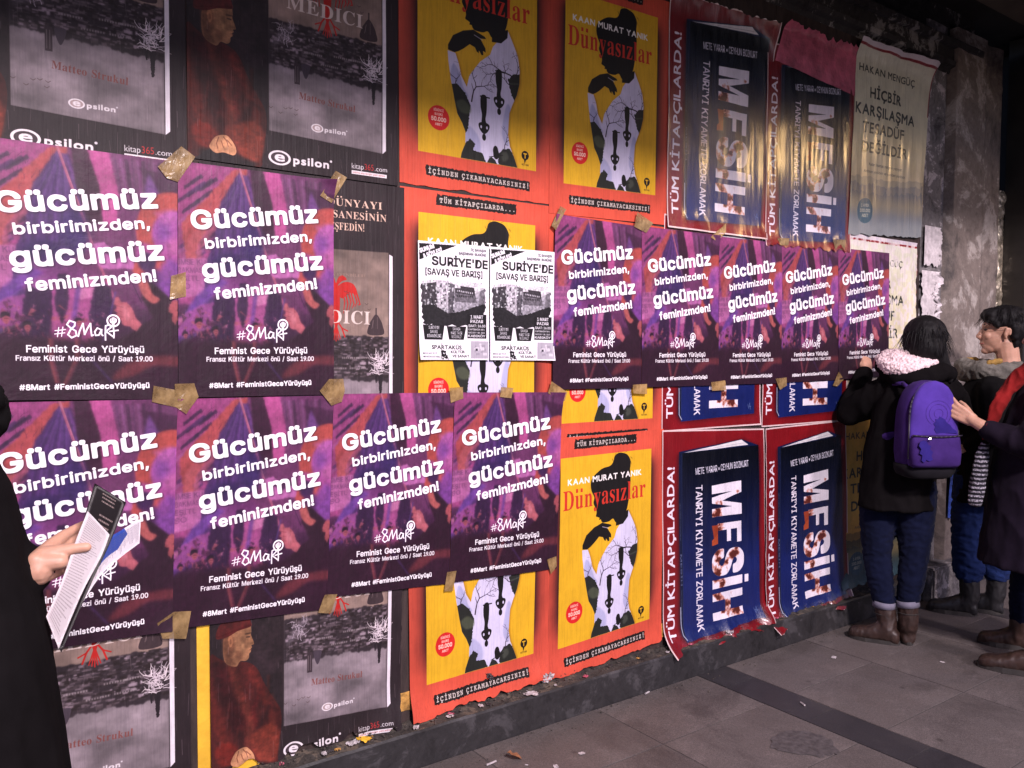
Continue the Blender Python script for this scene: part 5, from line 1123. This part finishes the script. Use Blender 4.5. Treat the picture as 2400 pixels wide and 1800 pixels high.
for toe, heel, ank, top in (((-.215, .0, 0), (.03, -.03, 0), (-.03, -.01, .11), (-.042, 0, .19)), ((.01, .20, 0), (.078, -.02, 0), (.07, .0, .11), (.066, 0, .21))):
    b = bmesh.new(); boot(b, ank, toe, heel, .047, top); o = fuse('boot', b, .006, M['boot'], W, 4, .003, 40, seed=2)
    b = bmesh.new(); sole(b, toe, heel, .05, .02); obj('sole', b, M['sole'], o)

for (x, y, z) in ((-.042, -.052, .15), (.066, -.05, .17)):
    b = bmesh.new(); bmesh.ops.create_cone(b, cap_ends=False, segments=24, radius1=.0535, radius2=.0535, depth=.004); bmesh.ops.solidify(b, geom=b.faces[:], thickness=.002); o = obj('boot_strap', b, M['sole'], W); o.location = (x, 0, z); shade(o)
# ---- purple backpack on her back
t = .5; PU = Vector((math.cos(t), math.sin(t), 0)); PN = Vector((math.sin(t), -math.cos(t), 0))
pk = empty('backpack', (4.10, -.36, 0), .505-PI/2, label='purple canvas backpack with black base on the back of the woman in black', category='backpack')
PC = Vector((.118, -.195, 0))
def superring(b, z, a, d, off=0, n=40, e=3.2):
    out = []
    for k in range(n):
        th = k*2*PI/n; c, s = math.cos(th), math.sin(th)
        u = a*math.copysign(abs(c)**(2/e), c); v = d*math.copysign(abs(s)**(2/e), s); p = PC+PU*u+PN*(v+off); out.append(b.verts.new((p.x, p.y, z)))
    return out
def packloft(name, rings, mat, off=0, parent=None, wr=.006):
    b = bmesh.new(); pr = None
    for z, a, d in rings:
        cur = superring(b, z, a, d, off)
        if pr:
            for k in range(40): j = (k+1) % 40; b.faces.new((pr[k], pr[j], cur[j], cur[k]))
        else: b.faces.new(cur[::-1])
        pr = cur
    b.faces.new(pr)
    for v in b.verts: v.co += PN*(wr*noise.noise(v.co*22))
    return shade(obj(name, b, mat, parent or pk))
Zs = [(.945, .118, .082), (.97, .127, .09), (1.03, .132, .094), (1.10, .133, .094), (1.16, .131, .092), (1.22, .126, .088), (1.27, .117, .082), (1.31, .102, .073), (1.34, .082, .060), (1.36, .055, .042), (1.37, .02, .015)]
main = packloft('main_bag', Zs, M['pack_side'])
fr = []
for z, a, d in Zs: fr.append((z, max(.005, a-.012), d*.35))
packloft('front_panel', [(z, a, d) for z, a, d in fr], M['pack'], .064)
packloft('base', [(.898, .09, .07), (.91, .118, .088), (.935, .131, .097), (.962, .133, .099), (.968, .125, .09)], M['pack_base'])
pocket = packloft('front_pocket', [(.960, .110, .03), (.975, .120, .042), (1.03, .123, .046), (1.08, .121, .040), (1.108, .116, .028), (1.114, .11, .02)], M['pack_side'], .086)
def P3(u, z, n): p = PC+PU*u+PN*n; return (p.x, p.y, z)
b = bmesh.new(); pts = []
for k in range(25):
    a = PI*k/24; pts.append((*P3(-.121*math.cos(a), 1.17+.185*math.sin(a)**.8 if k not in (0, 24) else 1.0, .056+.02*(1-math.sin(a))), .0042))
tube(b, [(*P3(-.124, 1.0, .078), .0042)]+pts[1:-1]+[(*P3(.124, 1.0, .078), .0042)], 6); shade(obj('zip', b, M['zip'], main))
b = bmesh.new(); tube(b, [(*P3(-.118+.0236*k, 1.112-.006*math.sin(PI*k/10), .124-.00035*(k-5)**2*1.6), .0035) for k in range(11)], 6); shade(obj('pocket_zip', b, M['zip'], pocket))
def patch(name, pts, n, mat, parent):
    b = bmesh.new(); vs = [b.verts.new(P3(u, z, n)) for u, z in pts]; f = b.faces.new(vs); r = bmesh.ops.extrude_face_region(b, geom=[f])
    for v in [g for g in r['geom'] if isinstance(g, bmesh.types.BMVert)]: v.co -= PN*.004
    bmesh.ops.recalc_face_normals(b, faces=b.faces[:]); return obj(name, b, mat, parent)
patch('print', [(.0, 1.122), (-.012, 1.14), (-.006, 1.152), (-.016, 1.168), (-.004, 1.176), (-.006, 1.19), (.008, 1.188), (.014, 1.202), (.026, 1.196), (.04, 1.188), (.05, 1.172), (.066, 1.162), (.078, 1.146), (.096, 1.134), (.104, 1.122)], .0985, M['pack_print'], main)
patch('pocket_print', [(-.098, 1.085), (-.08, 1.092), (-.065, 1.086), (-.058, 1.07), (-.044, 1.066), (-.05, 1.05), (-.034, 1.036), (-.042, 1.018), (-.034, 1.0), (-.052, .992), (-.066, 1.0), (-.078, .986), (-.09, .996), (-.086, 1.02), (-.1, 1.03), (-.092, 1.05), (-.104, 1.066)], .1335, M['pack_print'], pocket)
for r in (.022, .045, .062):
    b = bmesh.new(); tube(b, [(*P3(.01+r*math.cos(k*2*PI/24), 1.215+r*math.sin(k*2*PI/24), .0965-(r*.04 if k < 12 else 0)), .0005) for k in range(25)], 5); obj('stitched_ring', b, M['pack_side'], main)
b = bmesh.new()
for k in range(5):
    a = PI/2+k*2*PI/5; c0 = b.verts.new(P3(-.052+.010*math.cos(a), 1.098+.010*math.sin(a), .137)); c1 = b.verts.new(P3(-.052+.004*math.cos(a+PI/5), 1.098+.004*math.sin(a+PI/5), .139)); c2 = b.verts.new(P3(-.052+.004*math.cos(a-PI/5), 1.098+.004*math.sin(a-PI/5), .139)); c3 = b.verts.new(P3(-.052, 1.098, .141)); b.faces.new((c3, c2, c0, c1))
obj('star_charm', b, M['silver'], pocket)
b = bmesh.new(); tube(b, [(-.012, -.13, 1.10, .028), (-.045, -.135, 1.085, .026), (-.075, -.12, 1.082, .018)]); fuse('side_tab', b, .004, M['pack_side'], pk, 3)
for s in (-1, 1):
    b = bmesh.new(); q = [P3(s*.07, 1.33, -.03), P3(s*.075, 1.352, -.075), P3(s*.08, 1.345, -.15)]
    tube(b, [(*p, .010) for p in q], 8); shade(obj('shoulder_strap', b, M['pack_side'], pk))

# ---- person with short dark hair and glasses, looking at the wall
Gp = person('smiling person with short black hair, glasses and a grey wool scarf facing the wall', (4.95, -.38), .4261)
b = bmesh.new(); T, F, S_ = head(b, (.088, .0, 1.618), (-1, -.12, 0), 1.07)
loft(b, [(.03, 0, .76, .12, .15), (.03, 0, 1.0, .11, .13), (.03, 0, 1.2, .12, .16), (.05, 0, 1.32, .10, .17), (.08, 0, 1.42, .06, .06)])
for y in (-.19, .19): tube(b, [(.04, y, 1.31, .05), (.06, y*1.15, 1.06, .04), (-.05, y*.8, .98, .03)])
for x, y in ((-.045, -.06), (.10, .06)): tube(b, [(x, y, .80, .07), (x, y, .45, .045), (x, y, .12, .03)])
hand(b, (-.05, -.15, .98), (-1, .2, -.1), (0, -.3, 1), 1, (.8,)*4, .1, .9); hand(b, (-.05, .15, .98), (-1, -.2, -.1), (0, .3, 1), -1, (.8,)*4, .1, .9)
fuse('body', b, .0045, M['skin'], Gp, 3)
b = bmesh.new(); ellip(b, T(-.018, 0, .072), (.110, .100, .078)); ellip(b, T(-.075, 0, .015), (.052, .082, .085)); ellip(b, T(.045, .0, .095), (.060, .082, .040)); ellip(b, T(-.06, 0, -.05), (.038, .066, .05))
for q in (1, -1): tube(b, [(*T(.05, .066*q, .07), .022), (*T(.03, .076*q, .035), .015)]); tube(b, [(*T(-.045, .070*q, .03), .030), (*T(-.05, .068*q, -.02), .022)])
fuse('hair', b, .005, M['hair'], Gp, 3, .006, 32, (1, 1, .5), 6)
ribbon_hair('loose_strands', lambda r: (r.uniform(0, 2*PI), r.uniform(.0, 1.5)), Gp, M['hair'], random.Random(9), 420, .075, .0018, T(-.012, 0, .062), (.112, .104, .092), .5)
gl = bmesh.new()
for q in (1, -1):
    tube(gl, [(*T(.098-.006*math.cos(a)*q*0, .033*q+.023*math.cos(a), .018+.017*math.sin(a)), .0011) for a in [k*2*PI/16 for k in range(17)]], 5); tube(gl, [(*T(.096, .056*q, .022), .0011), (*T(.05, .078*q, .022), .0012), (*T(-.02, .086*q, .016), .0012)], 5)
tube(gl, [(*T(.099, .010, .022), .001), (*T(.099, -.010, .022), .001)], 5); obj('glasses', gl, M['glass_rim'], Gp)
M['lip'] = plain('lips', (.36, .12, .10), .45); M['eye'] = plain('eye', (.03, .02, .02), .15)
for q in (1, -1):
    b = bmesh.new(); ellip(b, T(.078, .031*q, .016), (.011, .012, .006), sub=2); shade(obj('eye', b, M['eye'], Gp)); b = bmesh.new(); tube(b, [(*T(.086, .016*q, .040), .0035), (*T(.084, .036*q, .045), .0035), (*T(.074, .052*q, .038), .0025)], 6); obj('eyebrow', b, M['hair'], Gp)
b = bmesh.new(); tube(b, [(*T(.086, .020, -.0565), .0035), (*T(.0985, 0, -.0580), .004), (*T(.086, -.020, -.0565), .0035), (*T(.074, -.031, -.050), .002)], 6); shade(obj('lips', b, M['lip'], Gp))
b = bmesh.new(); loft(b, [(.03, 0, .66, .17, .21), (.03, 0, .9, .155, .20), (.02, 0, 1.1, .16, .205), (.025, 0, 1.25, .155, .21), (.05, 0, 1.35, .12, .17), (.06, 0, 1.40, .07, .08)])
for y in (-.19, .19): tube(b, [(.04, y, 1.31, .075), (.06, y*1.15, 1.06, .065), (-.04, y*.8, .985, .048)])
fuse('coat', b, .009, M['coat_soft'], Gp, 5, .009, 12, seed=21)
def scarf(name, centre, R, r, mat, parent, sd, n=22, sq=.8, tilt=.0, turns=2):
    b = bmesh.new(); pts = []
    for k in range(n*turns+1):
        a = k*2*PI/n; w = noise.noise(Vector((k*.35, sd, 0))); pts.append((centre[0]+(R+.012*w)*math.cos(a), centre[1]+(R*sq+.012*w)*math.sin(a), centre[2]+.022*math.sin(a*.5+sd)+tilt*math.cos(a)+.02*w, r*(1+.3*w)))
    tube(b, pts, 10); return fuse(name, b, .006, mat, parent, 3, .007, 26, (1, 1, 1), sd)
scarf('scarf', (.035, 0, 1.400), .128, .050, M['grey_scarf'], Gp, 4, tilt=-.005)
b = bmesh.new(); tube(b, [(.0, -.125, 1.435, .016), (.04, -.13, 1.448, .019), (.08, -.12, 1.46, .016)]); fuse('scarf_mustard_fold', b, .004, M['mustard'], Gp, 3, .004, 40)
b = bmesh.new(); tube(b, [(-.105, .06, 1.43, .02), (-.075, .07, 1.455, .024), (-.04, .08, 1.46, .02)]); fuse('scarf_mustard_fold', b, .004, M['mustard'], Gp, 3, .004, 40)
b = bmesh.new(); tube(b, [(-.03, -.055, .80, .10), (-.05, -.055, .60, .088), (-.055, -.06, .46, .080), (-.05, -.06, .36, .080), (-.04, -.06, .265, .082)], 18); tube(b, [(.09, .06, .80, .10), (.10, .06, .46, .078), (.10, .06, .25, .075)], 18)
fuse('jeans', b, .007, M['jeans_blue'], Gp, 2, .009, 20, (1, 1, 1.8), 15)
b = bmesh.new(); rng = random.Random(4)
for cx, cy, r in ((-.04, -.06, .083), (.10, .06, .076)):
    for k in range(70):
        a = rng.uniform(0, 2*PI); x, y = cx+r*math.cos(a), cy+r*math.sin(a); L = rng.uniform(.008, .03); w = .0012
        vs = [b.verts.new(p) for p in ((x-w, y, .268), (x+w, y, .268), (x+w+rng.gauss(0, .004), y+rng.gauss(0, .004), .268-L))]; b.faces.new(vs)
obj('frayed_hem', b, M['jeans_blue'], Gp, kind='stuff')
for toe, heel, ank, top in (((-.25, -.055, 0), (.01, -.055, 0), (-.03, -.055, .11), (-.04, -.06, .27)), ((-.12, .07, 0), (.14, .06, 0), (.10, .06, .11), (.10, .06, .26))):
    b = bmesh.new(); boot(b, ank, toe, heel, .05, top); o = fuse('boot', b, .006, M['boot_black'], Gp, 4, .003, 40, seed=7); b = bmesh.new(); sole(b, toe, heel, .053, .024); obj('sole', b, M['sole'], o)

# ---- person at the right edge, steadying the backpack
Q = person('person in dark plum coat with red scarf, hand on the purple backpack', (4.28, -.98), .3673)
b = bmesh.new(); T, F, S_ = head(b, (.0, .0, 1.575), (-.96, .25, 0), .98)
loft(b, [(.0, .05, .8, .12, .15), (.0, .03, 1.0, .11, .13), (.0, 0, 1.2, .12, .16), (.0, 0, 1.32, .10, .17), (.01, 0, 1.42, .055, .055)])
tube(b, [(.0, -.16, 1.32, .048), (-.05, -.19, 1.08, .042), (-.20, -.165, 1.130, .034), (-.305, -.145, 1.192, .0245)]); tube(b, [(.0, .16, 1.32, .048), (.03, .2, 1.06, .04), (-.06, .2, .85, .03)])
for P in ([(-.03, .12, .82, .07), (-.06, .24, .45, .042), (-.08, .30, .12, .03)], [(.02, -.04, .82, .07), (.012, -.045, .45, .042), (-.003, -.06, .12, .03)]): tube(b, P)
tips, ax = hand(b, (-.300, -.145, 1.189), (-.84, .02, .50), (-.12, -1, .15), -1, (.40, .30, .30, .4), .26, .95, (.5, .55))
hand(b, (-.06, .2, .85), (-.3, 0, -1), (0, 1, 0), 1, (.5,)*4, .1, .95)
fuse('body', b, .0042, M['skin'], Q, 3)
for k, (p, dr, r) in enumerate(tips[:4]):
    b = bmesh.new(); bk = (ax[2]-dr*ax[2].dot(dr)).normalized(); R3 = Matrix((dr, bk.cross(dr), bk)).transposed(); ellip(b, p+bk*r*.55+dr*.003, (.0085, .0058, .0032), R3, 2); shade(obj('nail', b, M['nail'], Q))
b = bmesh.new(); loft(b, [(-.03, .05, .50, .245, .25), (-.03, .05, .55, .24, .24), (-.03, .04, .75, .215, .22), (-.03, .02, .95, .195, .20), (-.02, .0, 1.1, .18, .19), (-.01, 0, 1.22, .155, .195), (.0, 0, 1.32, .13, .19), (.005, 0, 1.38, .10, .14), (.01, 0, 1.43, .07, .07)])
tube(b, [(.0, -.16, 1.315, .08), (-.02, -.19, 1.2, .078), (-.05, -.20, 1.085, .075), (-.13, -.18, 1.11, .060), (-.222, -.16, 1.143, .046)], 16); tube(b, [(.0, .16, 1.315, .08), (.03, .2, 1.06, .07), (-.05, .2, .88, .05)], 16)
fuse('coat', b, .009, M['coat_plum'], Q, 5, .010, 12, seed=33)
b = bmesh.new(); tube(b, [(-.222+.034*math.cos(a)*.4, -.16+.034*math.sin(a), 1.143+.034*math.cos(a)*.9, .0022) for a in [k*2*PI/18 for k in range(19)]], 6); o = obj('bracelet', b, M['red_scarf'], Q); o.location = (-.022, .004, .012)
b = bmesh.new(); tube(b, [(.02, -.07, 1.45, .045), (-.05, -.085, 1.45, .045), (-.11, -.075, 1.40, .036), (-.165, -.075, 1.33, .032), (-.20, -.085, 1.25, .030), (-.228, -.095, 1.16, .024), (-.24, -.10, 1.10, .016)]); tube(b, [(-.05, .08, 1.44, .045), (.06, .08, 1.43, .045), (.10, 0, 1.44, .045), (.06, -.08, 1.43, .045)])
fuse('red_scarf', b, .006, M['red_scarf'], Q, 3, .008, 24, (1, 1, .5), 7)
def knit():
    m, n, p = nodes('black_white_knit'); w = n.nodes.new('ShaderNodeTexWave'); w.bands_direction = 'Z'; w.inputs['Scale'].default_value = 15; w.inputs['Distortion'].default_value = 1.6; w.inputs['Detail'].default_value = 3; w.inputs['Detail Scale'].default_value = 4
    tc = n.nodes.new('ShaderNodeTexCoord'); n.links.new(tc.outputs['Object'], w.inputs[0]); g = noise_tex(n, 120, 3); r = ramp(n, w.outputs[0], [(.5, (.012, .010, .02)), (.7, (.5, .47, .55))]); r2 = ramp(n, g.outputs[0], [(.38, (.1, .1, .12)), (.6, (1, 1, 1))])
    x = mulc(n, r.outputs[0], r2.outputs[0]); n.links.new(x.outputs[2], p.inputs['Base Color']); p.inputs['Roughness'].default_value = .95; bump(n, p, g.outputs[0], 1, .006); return m
M['knit'] = knit()
b = bmesh.new(); tube(b, [(-.245, -.10, 1.07, .018), (-.256, -.10, 1.02, .030), (-.262, -.10, .95, .032), (-.272, -.10, .87, .034), (-.28, -.10, .80, .030)]); fuse('knitted_scarf_end', b, .005, M['knit'], Q, 3, .006, 30, seed=12)
b = bmesh.new(); tube(b, [(-.242, -.10, 1.10, .016), (-.245, -.10, 1.065, .017)]); shade(obj('scarf_tie', b, M['coat_black'], Q))
b = bmesh.new(); ellip(b, T(-.02, 0, .055), (.105, .095, .09)); ellip(b, T(-.06, 0, -.02), (.06, .085, .11)); fuse('hair', b, .006, M['hair'], Q, 3, .005, 30, (1, 1, .4), 3)
b = bmesh.new(); tube(b, [(-.03, .10, .82, .10), (-.055, .20, .60, .085), (-.065, .25, .45, .068), (-.08, .29, .30, .064), (-.085, .305, .16, .052)], 16); tube(b, [(.02, -.03, .82, .10), (.015, -.04, .45, .072), (.0, -.06, .30, .066), (-.005, -.06, .15, .054)], 16); fuse('jeans', b, .007, M['jeans'], Q, 3, .006, 22, (1, 1, 1.6), 25)
for toe, heel, ank, top in (((-.275, .315, 0), (-.04, .31, 0), (-.09, .31, .09), (-.085, .305, .15)), ((-.25, -.065, 0), (.03, -.055, 0), (-.01, -.06, .09), (-.005, -.06, .14))):
    b = bmesh.new(); boot(b, ank, toe, heel, .048, top); o = fuse('shoe', b, .006, M['boot'], Q, 4, .003, 40, seed=9); b = bmesh.new(); sole(b, toe, heel, .052, .026); obj('sole', b, M['sole'], o)

# ---- person in black at the left edge holding leaflets
Lp = person('person in long black coat at the left edge, one hand holding leaflets', (.187, -.927), 1.4612)
b = bmesh.new(); T, F, S_ = head(b, (-.225, .0, 1.53), (1, .1, 0), 1.0)
loft(b, [(-.2, 0, .78, .12, .15), (-.2, 0, 1.0, .11, .13), (-.2, 0, 1.2, .11, .16), (-.21, 0, 1.31, .09, .17), (-.22, 0, 1.4, .055, .055)])
tube(b, [(-.21, .17, 1.31, .048), (-.17, .16, 1.04, .04), (-.015, .02, 1.100, .0285)]); tube(b, [(-.21, -.17, 1.31, .048), (-.24, -.2, 1.03, .04), (-.2, -.18, .8, .03)])
for y in (-.09, .09): tube(b, [(-.2, y, .82, .07), (-.2, y, .45, .045), (-.2, y, .1, .03)])
hand(b, (-.2, -.18, .8), (.1, 0, -1), (0, -1, 0), 1, (.5,)*4, .1, .95)
fuse('body', b, .005, M['skin'], Lp, 3)
b = bmesh.new(); tube(b, [(-.03, .010, 1.098, .027), (-.008, -.006, 1.106, .028)]); hand(b, (-.008, -.012, 1.108), (.56, .80, .16), (-.80, .58, -.1), -1, (.25, .28, .32, .36), .03, .95, (.05, 1.15), .22, .78); tube(b, [(.0, -.012, 1.118, .018), (.028, -.018, 1.118, .014)])
fuse('left_hand', b, .0026, M['skin'], Lp, 4)
b = bmesh.new(); loft(b, [(-.2, 0, .42, .27, .27), (-.2, 0, .55, .255, .25), (-.2, 0, .73, .233, .23), (-.2, 0, .87, .217, .22), (-.2, 0, .98, .206, .21), (-.2, 0, 1.04, .20, .21), (-.2, 0, 1.17, .168, .20), (-.2, 0, 1.25, .150, .20), (-.205, 0, 1.32, .125, .17), (-.21, 0, 1.38, .09, .10)])
tube(b, [(-.21, .17, 1.30, .078), (-.17, .16, 1.04, .078), (-.09, .09, 1.07, .066), (-.024, .012, 1.098, .046)], 16); tube(b, [(-.21, -.17, 1.30, .078), (-.24, -.2, 1.03, .07), (-.2, -.18, .83, .05)], 16)
fuse('coat', b, .009, M['coat_black'], Lp, 4, .016, 7, (1, 1, .35), seed=44)
scarf('scarf', (-.175, 0, 1.39), .088, .040, M['coat_soft'], Lp, 9)
b = bmesh.new(); ellip(b, T(-.02, 0, .055), (.105, .095, .09)); ellip(b, T(-.06, 0, -.02), (.06, .085, .11)); fuse('hair', b, .006, M['hair'], Lp, 3, .005, 30, (1, 1, .4), 13)
b = bmesh.new()
for y in (-.09, .09): tube(b, [(-.2, y, .82, .10), (-.2, y, .45, .075), (-.2, y, .15, .06)], 16)
fuse('trousers', b, .008, M['jeans'], Lp, 3, .006, 20)
for y in (-.09, .09):
    b = bmesh.new(); boot(b, (-.2, y, .09), (-.02, y, 0), (-.25, y, 0), .046, (-.2, y, .15)); o = fuse('shoe', b, .006, M['boot_black'], Lp, 3); b = bmesh.new(); sole(b, (-.02, y, 0), (-.25, y, 0), .049, .02); obj('sole', b, M['sole'], o)

# ---- the leaflets in that hand
def art_leaf(kind):
    c = Cv(220, 440, {'pale': (250, 240, 244), 'dark': (30, 22, 26), 'blue': (250, 244, 250)}[kind]); rng = np.random.default_rng(5)
    ink = {'pale': (196, 180, 186), 'dark': (190, 170, 165), 'blue': (150, 140, 160)}[kind]
    if kind == 'blue': c.poly([(.0, .30), (.3, .24), (.62, .40), (.58, .72), (.8, 1), (0, 1)], (46, 84, 190))
    n = 42 if kind != 'dark' else 9
    for i in range(n):
        v = .05+i*(.9/n if kind != 'dark' else .032); 
        if kind == 'dark' and i in (3, 4): continue
        u0 = .12 if kind != 'dark' else .3+.02*i; u1 = u0+rng.uniform(.45, .75) if kind != 'dark' else u0+rng.uniform(.3, .45)
        u = u0
        while u < u1: w = rng.uniform(.02, .07); c.rect(u, v, min(u+w, u1), v+(.007 if kind != 'dark' else .012), ink, .85); u += w+.012
    if kind == 'dark': c.ell(.4, .40, .1, .035, ink, .9)
    return c
def leaflet(label, cols, cv, mname, loc=(.187, -.927), ang=1.4612, lift=0):
    """paper strip through columns of (top point, bottom point)"""
    m, n, p = nodes(mname); t = n.nodes.new('ShaderNodeTexImage'); t.image = cv.image(mname); n.links.new(t.outputs[0], p.inputs['Base Color']); p.inputs['Roughness'].default_value = .45
    b = bmesh.new(); uvl = b.loops.layers.uv.new('UVMap'); K = 8; g = []; uv = {}; N = len(cols)
    def cat(P, i, s):
        a, q, c, d = P[max(i-1, 0)], P[i], P[min(i+1, N-1)], P[min(i+2, N-1)]; return .5*((2*q)+(-a+c)*s+(2*a-5*q+4*c-d)*s*s+(-a+3*q-3*c+d)*s**3)
    A = [Vector(c[0]) for c in cols]; B = [Vector(c[1]) for c in cols]; st = [(i, s/K) for i in range(N-1) for s in range(K)]+[(N-2, 1.0)]
    for k, (i, s) in enumerate(st):
        a, c = cat(A, i, s), cat(B, i, s); row = []
        for j in range(9): v = b.verts.new(a.lerp(c, j/8)); uv[v] = (j/8, 1-k/(len(st)-1)); row.append(v)
        g.append(row)
    for a, c in zip(g, g[1:]):
        for j in range(8): b.faces.new((a[j], a[j+1], c[j+1], c[j]))
    for f in b.faces:
        f.smooth = True
        for l in f.loops: l[uvl].uv = uv[l.vert]
    bmesh.ops.solidify(b, geom=b.faces[:], thickness=.0006)
    o = obj('leaflet', b, m, label=label, category='leaflet', group='leaflets in the hand'); o.location = (loc[0], loc[1], 0); o.rotation_euler = (0, 0, ang-PI/2); return o
leaflet('long pale pink leaflet of fine print on top of the leaflets in the hand', [((.073, -.018, 1.206), (.109, -.016, 1.158)), ((.052, -.017, 1.150), (.094, -.016, 1.118)), ((.028, -.019, 1.078), (.060, -.020, 1.052)), ((.004, -.014, 1.020), (.023, -.016, .958))], art_leaf('pale'), 'pale_leaflet')
leaflet('black leaflet with white print sticking up behind the pale leaflet', [((.086, -.004, 1.254), (.138, -.006, 1.214)), ((.064, -.008, 1.180), (.112, -.008, 1.146)), ((.040, -.010, 1.09), (.078, -.010, 1.070)), ((.008, -.008, 1.0), (.027, -.010, .948))], art_leaf('dark'), 'black_leaflet')
leaflet('white leaflet with blue panel bending away to the right of the hand', [((.166, .02, 1.176), (.163, .022, 1.128)), ((.132, .010, 1.160), (.130, .010, 1.108)), ((.098, .0, 1.136), (.094, -.002, 1.080)), ((.066, -.006, 1.06), (.060, -.008, 1.03))], art_leaf('blue'), 'blue_leaflet')
